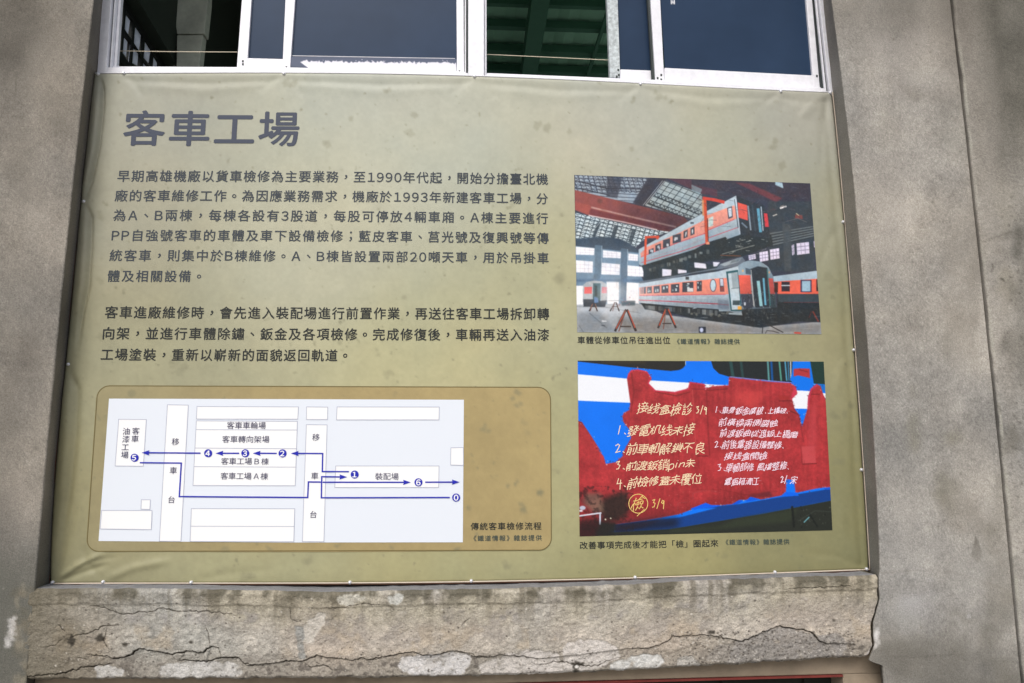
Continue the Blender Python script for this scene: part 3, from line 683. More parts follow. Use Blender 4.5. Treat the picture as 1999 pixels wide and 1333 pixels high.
for x_, y_ in [(1207, 136), (1208, 146), (1204, 149), (1284, 152), (1291, 155), (1291, 146), (1595, 148), (1598, 172)]: mb.prism([(x_-1.8, y_-2.2), (x_+1.8, y_-1.6), (x_+1.6, y_+2.4), (x_-1.6, y_+2)], (F2 if x_ < 1250 else F1)-.0015, .006)
mb.build('corner_plug', M['gasket'], wb)
mb = MB(); bar(mb, (1264, 1269.6, 1274, 1279.6, 157), F1+.012, .018); mb.build('dark_stile_strip', M['gasket'], s2)  # narrow dark strip left of the front stile
mb = MB(); mb.prism([(1262, YT), (1530, YT), (1588, 147.5), (1298, 132.5)], F1+.012, .006); mb.build('pane', M['pane'], s2)
mb = MB()
for xx in (1309.5, 1313, 1316): mb.flat([(xx, 0), (xx+1.4, 0), (xx+1.6, 8), (xx+.2, 8)], F1+.0115)
mb.flat([(1309.5, 3.2), (1317, 3.4), (1317, 4.6), (1309.5, 4.4)], F1+.0113)
mb.build('sticker_marks', M['white_ink'], s2)
mb = MB(); mb.tube(list(onY([(226, 99), (340, 100.8), (464, 101.5)], F2+.04)), .0016); tag(mb.build('string', M['string']), 'thin cream string across the open left window, over the banner title side', 'string', 'strings across the open windows')
mb = MB(); mb.tube(list(onY([(948, 106), (1070, 111.5), (1194, 117.5)], F2+.04)), .0016); tag(mb.build('string', M['string']), 'thin cream string across the open middle window, with the green roof behind', 'string', 'strings across the open windows')

# ================================================================== SHED BEHIND
# roof seen through the open middle sash: rafters run away from the facade, purlins along it
ZR = 7.2
rf = empty('train_shed', (0, 8, 0)); tag(rf, 'dark train shed interior with green roof and concrete column, seen through the open windows', 'building')
mb = MB(); nx = 90
xs_ = np.linspace(-12, 14, nx*2+1)
for i in range(len(xs_)-1):                          # corrugated sheet
    za, zc = ZR+(.02 if i % 2 else 0), ZR+(0 if i % 2 else .02)
    mb.add([(xs_[i], 1.0, za), (xs_[i+1], 1.0, zc), (xs_[i+1], 17, zc), (xs_[i], 17, za)], [(0, 1, 2, 3)])
mb.build('roof_sheet', M['shed_roof'], rf, fix=False)
def roof_pt(x, y): return onZ([(x, y)], ZR-.03)[0]
for ya, yb in [(-60, -48), (-8, -1), (37, 45), (85, 94), (125, 135)]:
    a = roof_pt(1000, ya)[1]; b = roof_pt(1000, yb)[1]
    mb = MB(); mb.box((-12, min(a, b), ZR-.14), (14, max(a, b), ZR-.03)); mb.build('purlin', M['shed_steel'], rf)
for xa, xb in [(1022, 1052), (1162, 1168), (700, 730)]:
    a = roof_pt(xa, 70)[0]; b = roof_pt(xb, 70)[0]
    mb = MB(); mb.box((min(a, b), 1.0, ZR-(.42 if xb-xa > 10 else .2)), (max(a, b), 17, ZR-.145)); mb.build('rafter', M['shed_steel'], rf)
# concrete column behind the open left sash
YC = 3.2
mb = MB()
mb.prism([(326, -260), (408, -260), (406, 0), (399, 66), (345, 66), (336, 0)], YC, .10)
mb.prism([(345, 68.2), (396, 67.6), (388, 140), (380, 420), (346, 420), (344, 140)], YC+.004, .09)
mb.build('column', M['shed_col'], rf, bevel=.008)
# side wall of the shed with a gridded window, running away from the facade
horizon_vp = rays([(773, 858)])[0]; dv = np.array([horizon_vp[0], horizon_vp[1], 0.0]); dv /= np.linalg.norm(dv)
p0 = onY([(241, 24)], 2.4)[0]; nrm = np.array([dv[1], -dv[0], 0.0])
def on_side(p, off=0.0):
    d = rays(p); t = ((p0+nrm*off-CAM)@nrm)/(d@nrm); return CAM+d*t[:, None]
sw = empty('window', (0, 0, 0)); sw.parent = rf; sw.location = Vector(p0)-rf.location; sw['label'] = 'gridded frosted window'
z6 = lambda pts: [(190+x/6.663, y/6.663) for x, y in pts]
for q in [[(345, 160), (425, 270), (395, 480), (325, 400)], [(455, 300), (565, 460), (540, 660), (430, 520)], [(600, 515), (690, 660), (665, 820), (575, 720)],
          [(310, 440), (390, 545), (375, 740), (290, 640)], [(425, 580), (530, 700), (520, 850), (400, 800)], [(270, 785), (330, 850), (320, 900), (262, 900)], [(565, 790), (640, 870), (620, 920), (556, 900)],
          [(700, 695), (775, 820), (770, 900), (690, 880)]]:
    mb = MB(); a = on_side(z6(q), 0.0); b = on_side(z6(q), .01); mb.solid(a, b); mb.build('pane', M['frost'], sw)
for q in [[(1768, 515), (1806, 600), (1806, 690), (1752, 640)], [(1752, 655), (1806, 710), (1806, 760), (1748, 730)], [(1745, 745), (1804, 775), (1804, 850), (1740, 850)]]:
    mb = MB(); mb.prism(z6(q), 5.4, .01); mb.build('pane', M['frost'], sw)
# the wall that carries it, cut round the glazing as a dark lattice of bars
mb = MB()
top = np.array(p0); 
def sp(s_, z): return np.array([p0[0]+dv[0]*s_, p0[1]+dv[1]*s_, z])
zt = p0[2]+.02
def sbox(s0, s1, z0, z1, off0, off1):
    P = [sp(s0, z0), sp(s1, z0), sp(s1, z1), sp(s0, z1)]
    mb.solid(np.array([p+nrm*off0 for p in P]), np.array([p+nrm*off1 for p in P]))
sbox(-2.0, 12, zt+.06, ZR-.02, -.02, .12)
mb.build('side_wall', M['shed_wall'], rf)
mb = MB()
zs_ = on_side(z6([(330, 410), (540, 690)]), 0.0)
sbox(-2.0, 12, zs_[0, 2]-.012, zs_[0, 2]+.012, -.03, .02)
sbox(-2.0, 12, zt, zt+.06, -.03, .02)
zl = on_side(z6([(300, 690)]), 0.0)[0, 2]; sbox(-2.0, 12, zl-.1, zl-.02, -.03, .03)
for q in [(440, 320), (410, 560), ]: pass
for q in [(438, 400), (570, 560), (683, 760), (310, 300)]:
    e = on_side(z6([q]), 0.0)[0]; s_ = (e-p0)@dv; sbox(s_-.02, s_+.02, 1.0, zt, -.031, .021)
mb.build('glazing_bars', M['gasket_dark'], sw)
# far cladding of the shed, closing the view under the roof
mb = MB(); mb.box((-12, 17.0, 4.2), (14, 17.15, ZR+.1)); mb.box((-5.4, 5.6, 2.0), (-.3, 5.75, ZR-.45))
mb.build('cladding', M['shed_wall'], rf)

# ================================================================== BANNER
bn = empty('information_banner', tuple(onY([(900, 1140)], .0)[0]))
tag(bn, 'olive vinyl banner with Chinese text, a white route map and two train photographs', 'banner')
Tp = [(184, 142), (300, 141), (553, 141.5), (740, 143.5), (926, 147), (1090, 154), (1250, 161.5), (1400, 169.5), (1525, 176), (1624, 179.5)]
Bp = [(97, 1140), (230, 1139), (372, 1139.5), (683, 1139), (925, 1136), (1240, 1129), (1513, 1119.5), (1697, 1112.5)]
Lp = [(184, 142), (159, 380), (146, 510), (134, 639), (127.5, 711), (108, 913), (97, 1140)]
Rp = [(1624, 179.5), (1637, 300), (1647.6, 433), (1669, 683), (1684.5, 910), (1697, 1112.5)]
def curve(pts, along, deg=4):
    p = np.array(pts, float); t = (p[:, along]-p[0, along])/(p[-1, along]-p[0, along])
    o = p[:, 1-along]; lnr = o[0]+(o[-1]-o[0])*t; res = o-lnr
    A = np.stack([t*(1-t)*t**k for k in range(deg-1)], 1); cf = np.linalg.lstsq(A, res, rcond=None)[0]
    def f(s):
        s = np.asarray(s, float); r = p[0, along]+(p[-1, along]-p[0, along])*s
        q = o[0]+(o[-1]-o[0])*s+sum(cf[k]*s*(1-s)*s**k for k in range(deg-1))
        out = np.empty(s.shape+(2,)); out[..., along] = r; out[..., 1-along] = q; return out
    return f
fT, fB, fL, fR = curve(Tp, 0), curve(Bp, 0), curve(Lp, 1), curve(Rp, 1)
def coons(U, V):
    t, b, l, r = fT(U), fB(U), fL(V), fR(V); U = U[..., None]; V = V[..., None]
    c00, c10, c01, c11 = [np.array(q) for q in (Tp[0], Tp[-1], Bp[0], Bp[-1])]
    return (1-V)*t+V*b+(1-U)*l+U*r-((1-U)*(1-V)*c00+U*(1-V)*c10+(1-U)*V*c01+U*V*c11)
def dens(n):                                        # finer rows near the edges
    t = np.linspace(0, 1, n); return t
NU, NV = 640, 420
eu = np.concatenate([[0, .0012, .0025, .004], np.linspace(.006, .994, NU), [.996, .9975, .9988, 1]])
ev = np.concatenate([[0, .0018, .0038, .006], np.linspace(.009, .991, NV), [.994, .9962, .9982, 1]])
U, V = np.meshgrid(eu, ev); PX = coons(U, V)
cb = Canvas(80, 120, 1720, 1160, .8, (180, 180, 160))
yy = (np.mgrid[0:cb.h, 0:cb.w][0]/cb.s+120-140)/1000; xx = np.mgrid[0:cb.h, 0:cb.w][1]/cb.s+80
# printed ground, grey to olive downwards, with light falloff painted in at the edges
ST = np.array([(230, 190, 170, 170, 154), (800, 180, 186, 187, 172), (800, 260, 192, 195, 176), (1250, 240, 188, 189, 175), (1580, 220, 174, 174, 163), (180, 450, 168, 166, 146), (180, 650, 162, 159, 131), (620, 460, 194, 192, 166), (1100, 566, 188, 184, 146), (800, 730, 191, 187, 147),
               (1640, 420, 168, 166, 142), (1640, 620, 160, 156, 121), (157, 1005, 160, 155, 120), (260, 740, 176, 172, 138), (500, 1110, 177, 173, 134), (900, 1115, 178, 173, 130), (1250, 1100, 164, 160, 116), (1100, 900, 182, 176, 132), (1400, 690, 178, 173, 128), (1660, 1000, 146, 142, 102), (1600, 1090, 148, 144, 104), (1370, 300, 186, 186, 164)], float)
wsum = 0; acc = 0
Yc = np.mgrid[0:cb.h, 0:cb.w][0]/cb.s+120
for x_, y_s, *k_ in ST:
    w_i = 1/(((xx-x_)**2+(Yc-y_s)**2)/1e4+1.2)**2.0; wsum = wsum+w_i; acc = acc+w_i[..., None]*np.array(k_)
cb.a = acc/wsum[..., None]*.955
b1 = fbm(cb.h, cb.w, 170, 4, 51); b2 = fbm(cb.h, cb.w, 22, 4, 52); b3 = fbm(cb.h, cb.w, 5, 2, 53)
cb.a *= (1+.035*b1+.03*b2+.024*b3)[..., None]
cb.a += (b1*4)[..., None]*np.array([1, 0, -1.2])
def spot(x, y, q, a):
    for k in range(rg.integers(1, 4)):
        cb.ell(x+rg.normal()*q*.7, y+rg.normal()*q*.7, q*rg.uniform(.5, 1.1), q*rg.uniform(.5, 1.2), np.array((122, 120, 96)), a, q*.16, rot=rg.random()*3, rough=.4, rng=rg)
for x, y, q, a in [(568, 170, 9, .3), (688, 235, 7, .3), (760, 180, 6, .32), (800, 232, 9, .28), (808, 260, 10, .24), (634, 280, 8, .25), (1057, 246, 9, .28), (1290, 188, 7, .25), (1230, 295, 6, .3), (1514, 280, 7, .3), (1528, 318, 8, .3),
                   (1000, 400, 8, .2), (1088, 545, 12, .3), (191, 670, 11, .28), (660, 670, 6, .3), (1640, 810, 8, .35), (1660, 790, 6, .3), (1625, 550, 8, .25), (1700, 700, 8, .2), (258, 768, 8, .3), (990, 770, 9, .3), (1010, 788, 8, .25),
                   (985, 940, 8, .3), (1055, 965, 7, .3), (1640, 905, 8, .28), (990, 1105, 8, .26), (600, 1100, 8, .2), (1420, 1090, 8, .22), (480, 1130, 10, .25), (193, 545, 5, .2), (195, 420, 7, .25), (350, 720, 9, .2), (760, 730, 8, .22)]:
    spot(x, y, q, a)
for i in range(1300):
    spot(rg.uniform(130, 1680), rg.uniform(150, 1125), abs(rg.normal())*1.3+.7, rg.uniform(.1, .36))
# cloth relief: positive = towards the viewer (mm)
Hb = np.zeros(PX.shape[:2])
def ridge(poly, amp, wd, fade=True, one=0):
    d, t = pdist(PX, poly); g = np.exp(-(d/wd)**2)
    if fade: g *= np.clip(np.minimum(t, 1-t)*5, 0, 1)
    global Hb; Hb += amp*1.9*g
ridge([(196, 150), (200, 175), (199, 215), (191, 290), (178, 350), (166, 392)], -7.5, 3.6)
ridge([(188, 160), (188, 215), (181, 290), (170, 350), (164, 385)], 4.2, 8)
ridge([(168, 398), (177, 425), (176, 480), (171, 560), (160, 610), (150, 690)], -6.2, 4.4)
ridge([(164, 405), (164, 470), (158, 560), (148, 620)], 3.4, 9)
ridge([(133, 715), (150, 760), (146, 850), (134, 960), (112, 1110)], -4.6, 8)
ridge([(130, 740), (128, 850), (118, 980)], 2.4, 10)
ridge([(104, 1134), (128, 1060), (150, 980)], -2.0, 8); ridge([(106, 1136), (150, 1105), (205, 1078)], 4.2, 6); ridge([(106, 1137), (160, 1118), (215, 1100)], -3.2, 6)
ridge([(200, 1134), (260, 1108), (340, 1092)], 3.0, 8); ridge([(200, 1134), (170, 1100), (160, 1060)], -1.4, 8); ridge([(372, 1136), (440, 1120), (540, 1112)], -1.0, 8); ridge([(104, 1135), (180, 1095), (240, 1085)], -1.2, 5)
sx = [186, 240, 553, 926, 1250, 1524, 1622]
for a, b in zip(sx[1:-1], sx[2:]):                   # the top edge sags a little between the screws
    m_ = (a+b)/2; ya, yb = [float(np.interp(q, *zip(*Tp))) for q in (a, b)]; ym = float(np.interp(m_, *zip(*Tp)))
    ridge([(a, ya+8), (a+.2*(m_-a), ya+17), (m_, ym+22), (b-.2*(b-m_), yb+17), (b, yb+8)], -1.3, 7); ridge([(a+20, ya+20), (m_, ym+36), (b-20, yb+20)], .9, 10)
    ridge([(a, ya+3), (a+26, ya+26), (a+42, ya+50)], -.9, 7); ridge([(b, yb+3), (b-26, yb+22), (b-52, yb+38)], -.8, 7)
ridge([(1622, 184), (1590, 200), (1560, 235)], 1.6, 9); ridge([(1620, 186), (1606, 240), (1604, 330)], -1.6, 8)
ridge([(1612, 200), (1624, 330), (1634, 430), (1650, 560), (1655, 683), (1666, 800), (1670, 917), (1684, 1100)], -2.4, 8, False)
ridge([(1640, 440), (1618, 470), (1600, 520)], -1.2, 8); ridge([(1664, 690), (1640, 720), (1632, 780)], 1.0, 9); ridge([(1690, 1108), (1650, 1050), (1636, 980)], 1.4, 9); ridge([(1688, 1108), (1630, 1085), (1570, 1080)], -1.0, 8)
inner = np.clip(np.minimum(np.minimum(U, 1-U)*14, np.minimum(V, 1-V)*10), 0, 1)
Hb += fbm(*Hb.shape, 90, 3, 61)*1.3*(1-.6*inner)+fbm(*Hb.shape, 22, 3, 62)*.25
roll = np.minimum(np.minimum(U, 1-U)*1560, np.minimum(V, 1-V)*990)          # px from the edge
Hb -= 5.0*np.clip(1-roll/5.5, 0, 1)**2
Hb -= 2.0*np.exp(-((1-V)*990/14)**2)
PB = onY(PX.reshape(-1, 2), 0).reshape(*PX.shape[:2], 3); PB[..., 1] -= Hb*.001
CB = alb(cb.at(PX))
# wrap round the stretcher frame
def ring(A):
    A = np.concatenate([A[:1], A, A[-1:]], 0); return np.concatenate([A[:, :1], A, A[:, -1:]], 1)
PB = ring(PB); CB = ring(CB)
for sl in [np.s_[0, :], np.s_[-1, :], np.s_[:, 0], np.s_[:, -1]]: PB[sl][..., 1] = .022
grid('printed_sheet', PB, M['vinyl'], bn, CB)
# stretcher frame and hem cord showing as a fine line round the edge
mb = MB(); t = np.linspace(0, 1, 60)
for f, off, a0 in [(fL, (-1.6, 0), 0)]:
    p = f(t)+np.array(off); mb.tube(list(onY(p, .010)), .0032, 6)
p = fB(t)+np.array((0, 1.2)); mb.tube(list(onY(p, .006)), .003, 6)
mb.build('edge_cord', M['frame_wood'], bn, smooth=True)
mb = MB(); mb.tube(list(onY(fR(t)+np.array((1.0, 0)), .008)), .0024, 6); mb.build('edge_cord', M['hem'], bn, smooth=True)
mb = MB(); p = fB(t)+np.array((0, -1.0)); q = onY(p, -.0); q[:, 1] = -.0005; mb.tube(list(q), .0026, 6); mb.build('hem', M['hem'], bn, smooth=True); mb = MB()
p = fT(t)+np.array((0, -.4)); q = onY(p, 0); q[:, 1] = .003; mb.tube(list(q), .0026, 6); mb.build('hem', M['alu'], bn, smooth=True)
# screws with washers
def screw(px):
    P = onY([px], -.001)[0]; mb = MB(); N = 14; R = .0066
    for k, (rr, yy_) in enumerate([(R, .004), (R, -.0012), (R*.8, -.002)]):
        mb.v += [(P[0]+rr*math.cos(i*2*math.pi/N), P[1]+yy_, P[2]+rr*math.sin(i*2*math.pi/N)) for i in range(N)]
    for k, (rr, yy_) in enumerate([(.0052, -.0022), (.0048, -.004), (.003, -.0056)]):
        mb.v += [(P[0]+rr*math.cos(i*2*math.pi/N), P[1]+yy_, P[2]+rr*math.sin(i*2*math.pi/N)) for i in range(N)]
    for k in range(5): mb.f += [(k*N+i, k*N+(i+1) % N, (k+1)*N+(i+1) % N, (k+1)*N+i) for i in range(N)]
    mb.f.append(tuple(range(5*N, 6*N)))
    mb.build('screw', M['steel'], bn, smooth=True)
for px in [(191, 144), (241, 142.5), (554, 143.5), (926, 149), (1250, 164), (1524, 178.5), (1621, 181), (163, 393), (133, 711), (102, 1137), (201, 1136), (373, 1137), (683, 1137), (920, 1134), (1240, 1127),
           (1513, 1117), (1692, 1111), (1646, 433), (1667, 683), (1682, 917)]: screw(px)
# ---- lettering
mb = MB(); text_line(mb, '客車工場', [(242.5, 250), (583.4, 251.5)], (83, 71.5), -.0012, .017); mb.build('title_lettering', M['title_ink'], bn, fix=False)
EM = (24.9, 23.9); EP = (25.4, 25.2)
for s, p, e in [('早期高雄機廠以貨車檢修為主要業務，至1990年代起，開始分擔臺北機', [(230, 343.8), (640, 345), (1069.5, 350)], EM), ('廠的客車維修工作。為因應業務需求，機廠於1993年新建客車工場，分', [(225, 382.1), (640, 383.2), (1069.4, 388)], EM),
                ('為A、B兩棟，每棟各設有3股道，每股可停放4輛車廂。A棟主要進行', [(221.8, 420.3), (640, 421.8), (1069.4, 426.4)], EM), ('PP自強號客車的車體及車下設備檢修；藍皮客車、莒光號及復興號等傳', [(218.7, 459.6), (640, 460.7), (1070.8, 465)], EM),
                ('統客車，則集中於B棟維修。A、B棟皆設置兩部20噸天車，用於吊掛車', [(214.6, 498.6), (640, 500.2), (1070.8, 503.8)], EM), ('體及相關設備。', [(211, 538.8), (392.5, 539.3)], (24.9, 24.2))]:
    mb = MB(); text_line(mb, s, p, e, -.0012, .013); mb.build('text_line', M['text_ink'], bn, fix=False)
for s, p in [('客車進廠維修時，會先進入裝配場進行前置作業，再送往客車工場拆卸轉', [(205.6, 609.3), (640, 611.3), (1071.7, 612.8)]), ('向架，並進行車體除鏽、鈑金及各項檢修。完成修復後，車輛再送入油漆', [(201.6, 650.4), (640, 652.3), (1071.7, 653.6)]),
             ('工場塗裝，重新以嶄新的面貌返回軌道。', [(197.6, 691.8), (440, 693), (677.7, 693.7)])]: 
    mb = MB(); text_line(mb, s, p, EP, -.0012, .014); mb.build('text_line', M['dark_ink'], bn, fix=False)
mb = MB(); text_line(mb, '車體從修車位吊往進出位', [(1127.6, 663.8), (1308, 664.3)], (15.6, 15.2), -.0012, .012); mb.build('caption_lettering', M['dark_ink'], bn, fix=False)
mb = MB(); text_line(mb, '《鐵道情報》', [(1321.5, 666.4), (1386, 666.6)], (12, 11.6), -.0012, .010); text_line(mb, '雜誌提供', [(1394.5, 666.6), (1443.7, 666.8)], (12, 11.6), -.0012, .010); mb.build('credit_lettering', M['credit_ink'], bn, fix=False)
mb = MB(); text_line(mb, '改善事項完成後才能把「檢」圈起來', [(1131.8, 1064.5), (1270, 1062.6), (1401.8, 1060)], (16.4, 15.6), -.0012, .012); mb.build('caption_lettering', M['dark_ink'], bn, fix=False)
mb = MB(); text_line(mb, '《鐵道情報》', [(1416.5, 1058.3), (1482, 1058)], (12.2, 11.8), -.0012, .010); text_line(mb, '雜誌提供', [(1490, 1057.8), (1540.5, 1057)], (12.2, 11.8), -.0012, .010); mb.build('credit_lettering', M['credit_ink'], bn, fix=False)
# ---- route map
def rrect(c4, r, n=7):
    c4 = [np.array(q, float) for q in c4]; out = []
    for i in range(4):
        p, a, b = c4[i], c4[i-1], c4[(i+1) % 4]; da = (a-p)/np.linalg.norm(a-p); db = (b-p)/np.linalg.norm(b-p)
        for k in range(n+1):
            t = k/n*math.pi/2; out.append(p+da*r*(1-math.sin(t))+db*r*(1-math.cos(t)))
    return out
def outline(c4, wpx, y0, mb): strip(mb, list(c4)+[c4[0]], wpx, y0)
mp = empty('map_panel', (0, 0, 0)); mp.parent = bn; mp.location = Vector(onY([(630, 920)], 0)[0])-bn.location
c4 = [(190.5, 753), (1074.5, 756), (1076.5, 1073.5), (168.5, 1076)]
rr = rrect(c4, 24)
mid = []
for q in rr: mid.append((q[0], q[1]+(2.6*max(0, 1-((q[0]-620)/450)**2) if q[1] > 1060 else (-1.0*max(0, 1-((q[0]-620)/450)**2) if q[1] < 770 else 0))))
cbr = Canvas(160, 745, 1090, 1086, .8, (176, 157, 110)); cbr.a[:] = np.array((154, 145, 110))+(np.array((172, 154, 108))-np.array((154, 145, 110)))*ss(170, 620, np.mgrid[0:cbr.h, 0:cbr.w][1]/.8+160)[..., None]; cbr.a *= (1+.05*fbm(cbr.h, cbr.w, 120, 4, 55)+.035*fbm(cbr.h, cbr.w, 18, 3, 56)+.02*fbm(cbr.h, cbr.w, 4, 2, 57))[..., None]  # left side darkened to follow the light falloff painted on the sheet
_cb, cb = cb, cbr
for x, y, q, a0 in [(258, 768, 8, .4), (1003, 775, 7, .45), (1010, 788, 6, .4), (953, 834, 6, .4), (988, 940, 7, .5), (1006, 942, 4, .4), (1052, 965, 6, .45), (1020, 990, 7, .4), (915, 984, 6, .35), (445, 1065, 10, .35), (525, 1070, 6, .35), (767, 1068, 5, .35)]: spot(x, y, q, a0)
for i in range(260): spot(rg.uniform(165, 1080), rg.uniform(750, 1080), abs(rg.normal())*1.6+.7, rg.uniform(.1, .32))
cb = _cb
mrows = np.concatenate([24*(1-np.cos(np.linspace(0, np.pi/2, 14)))/318, np.linspace(.085, .915, 70), 1-24*(1-np.cos(np.linspace(np.pi/2, 0, 14)))/318])
Gm = np.zeros((len(mrows), 360, 2))
for i, v in enumerate(mrows):
    e_ = min(v, 1-v)*318; ins = 24-math.sqrt(max(0, 24**2-(24-min(e_, 24))**2))
    xl_ = 190.5+(168.5-190.5)*v+ins; xr_ = 1074.5+(1076.5-1074.5)*v-ins; X_ = np.linspace(xl_, xr_, 360); arc = np.maximum(0, 1-((X_-620)/450)**2)
    Gm[i, :, 0] = X_; ya_ = 753+3*(X_-190)/884-arc; yb_ = 1076-2.5*(X_-168)/908+2.6*arc; Gm[i, :, 1] = ya_+(yb_-ya_)*v
grid('brown_ground', onY(Gm.reshape(-1, 2), -.0012).reshape(*Gm.shape[:2], 3), M['vinyl'], mp, alb(cbr.at(Gm)), False)
mb = MB(); strip(mb, mid+[mid[0]], 1.7, -.0016); mb.build('outline', M['brown_line'], mp, fix=False)
A_ = lambda *p: [(170+x/3.808, 740+y/3.808) for x, y in p]
B_ = lambda *p: [(580+x/3.808, 740+y/3.808) for x, y in p]
mb = MB(); mb.flat([(212.8, 778), (560, 779), (905.6, 780.2), (903.5, 1058.5), (560, 1059), (192.3, 1056)], -.002); mb.build('map_sheet', M['map_white'], mp, fix=False)
blocks = [A_((235, 298), (440, 300), (418, 647), (208, 645)), A_((597, 190), (752, 193), (697, 1206), (537, 1204)), A_((817, 203), (1571, 206), (1566, 297), (812, 296)), A_((812, 310), (1563, 314), (1547, 792), (787, 790)),
          A_((1632, 206), (1789, 208), (1787, 300), (1630, 300)), A_((1630, 338), (1784, 340), (1760, 1208), (1600, 1207)), B_((297, 206), (1057, 207), (1055, 302), (292, 302)), B_((287, 645), (1055, 645), (1052, 805), (280, 805)),
          B_((1143, 510), (1236, 508), (1236, 640), (1141, 638)), A_((403, 896), (470, 897), (466, 968), (400, 966)), A_((108, 975), (482, 977), (477, 1118), (96, 1113)), A_((775, 962), (1543, 963), (1536, 1208), (765, 1206))]
mbA = MB(); mbB = MB()
for i, b in enumerate(blocks): mbA.flat(b, -.0026-i*1e-5); outline(b, 1.15, -.0030-i*3e-5, mbB)
for a in [((810, 375), (1561, 378)), ((803, 512), (1557, 517)), ((797, 650), (1552, 654)), ((769, 1093), (1540, 1095))]: strip(mbB, A_(*a), 1.15, -.0032)
mbA.build('map_buildings', M['map_block'], mp, fix=False); mbB.build('map_outlines', M['map_line'], mp, fix=False)
mb = MB(); y0 = -.0037; lw = 2.7
R = [B_((1130, 880), (180, 882), (183, 725), (325, 727)), B_((380, 688), (187, 687), (190, 553))+A_((1560, 552)), A_((1405, 552), (1275, 551)), A_((1125, 551), (1000, 551)), A_((838, 550), (450, 547)),
     A_((397, 621), (700, 624), (685, 873), (1640, 880), (1645, 764), (1733, 765)), B_((195, 766), (800, 767)), B_((957, 766), (1160, 765))]
for p in R: strip(mb, p, lw, y0)
for t_, a in [(B_((372, 728)), B_((183, 725))), (A_((1515, 552)), A_((1600, 552))), (A_((1232, 551)), A_((1405, 552))), (A_((955, 551)), A_((1125, 551))), (A_((405, 547)), A_((838, 550))), (B_((845, 767)), B_((195, 766))), (B_((1208, 765)), B_((957, 766)))]:
    arrow(mb, t_[0], a[0], y0-.0003)
mb.build('route_lines', M['blue_ink'], mp, fix=False)
for dgt, p in [('4', A_((900, 551))[0]), ('3', A_((1176, 551))[0]), ('2', A_((1453, 552))[0]), ('5', A_((353, 584))[0]), ('1', B_((428, 709))[0]), ('6', B_((902, 767))[0]), ('0', B_((1182, 880))[0])]:
    mb = MB(); t = np.linspace(0, 2*np.pi, 32, endpoint=False); mb.flat(np.stack([p[0]+7.9*np.cos(t), p[1]+7.9*np.sin(t)], 1), -.0039)
    bd = mb.build('number_badge', M['blue_ink'], mp, fix=False)
    mb2 = MB(); kx = 14.5 if dgt not in '06' else 15.5
    v, f, adv = glyph(dgt, 0); k1, k2 = px_scale(p); P0 = onY([p], 0)[0]; ctr = (v.max(0)+v.min(0))/2
    for q_, (sx_, sz_) in enumerate([(-.03, 0), (.03, 0), (0, -.03), (0, .03)]):
        mb2.add(np.stack([P0[0]+(v[:, 0]-ctr[0]+sx_)*kx*k1, np.full(len(v), -.0043-q_*2e-5), P0[2]+(v[:, 1]-ctr[1]+sz_)*kx*.95*k2], 1), f)
    mb2.build('badge_digit', M['white_ink'], mp, fix=False)
e = (15.4, 14.6); y0 = -.0041
for s, xa, xb, yc, ox in [('客車車輪場', 1043, 1330, 343, A_), ('客車轉向架場', 1008, 1357, 446, A_), ('客車工場', 1000, 1228, 609, A_), ('B', 1247, 1280, 610, A_), ('棟', 1297, 1350, 611, A_), ('客車工場', 996, 1224, 719, A_), ('A', 1240, 1276, 720, A_), ('棟', 1292, 1345, 721, A_), ('裝配場', 582, 755, 722, B_)]:
    mb = MB(); text_line(mb, s, ox((xa, yc), (xb, yc+1)), e, y0, .0); mb.build('map_label', M['map_ink'], mp, fix=False)
for s, pp in [('客', (366, 385)), ('車', (361, 443)), ('油', (296, 387)), ('漆', (293, 446)), ('工', (288, 505)), ('場', (284, 562)), ('移', (660, 465)), ('車', (645, 678)), ('台', (634, 895)), ('移', (1703, 432)), ('車', (1695, 718)), ('台', (1687, 1005))]:
    mb = MB(); text_line(mb, s, A_((pp[0]-27, pp[1]), (pp[0]+27, pp[1])), e, y0, .0); mb.build('map_label', M['map_ink'], mp, fix=False)
mb = MB(); text_line(mb, '傳統客車檢修流程', [(918.8, 1027.4), (1056.6, 1026.4)], (16.2, 15.6), -.0022, .012); mb.build('caption_lettering', M['dark_ink'], mp, fix=False)
mb = MB(); text_line(mb, '《鐵道情報》', [(924.5, 1050.6), (994.5, 1050.2)], (12.6, 12), -.0022, .010); text_line(mb, '雜誌提供', [(1003, 1050), (1057.4, 1049.4)], (12.6, 12), -.0022, .010); mb.build('credit_lettering', M['credit_ink'], mp, fix=False)

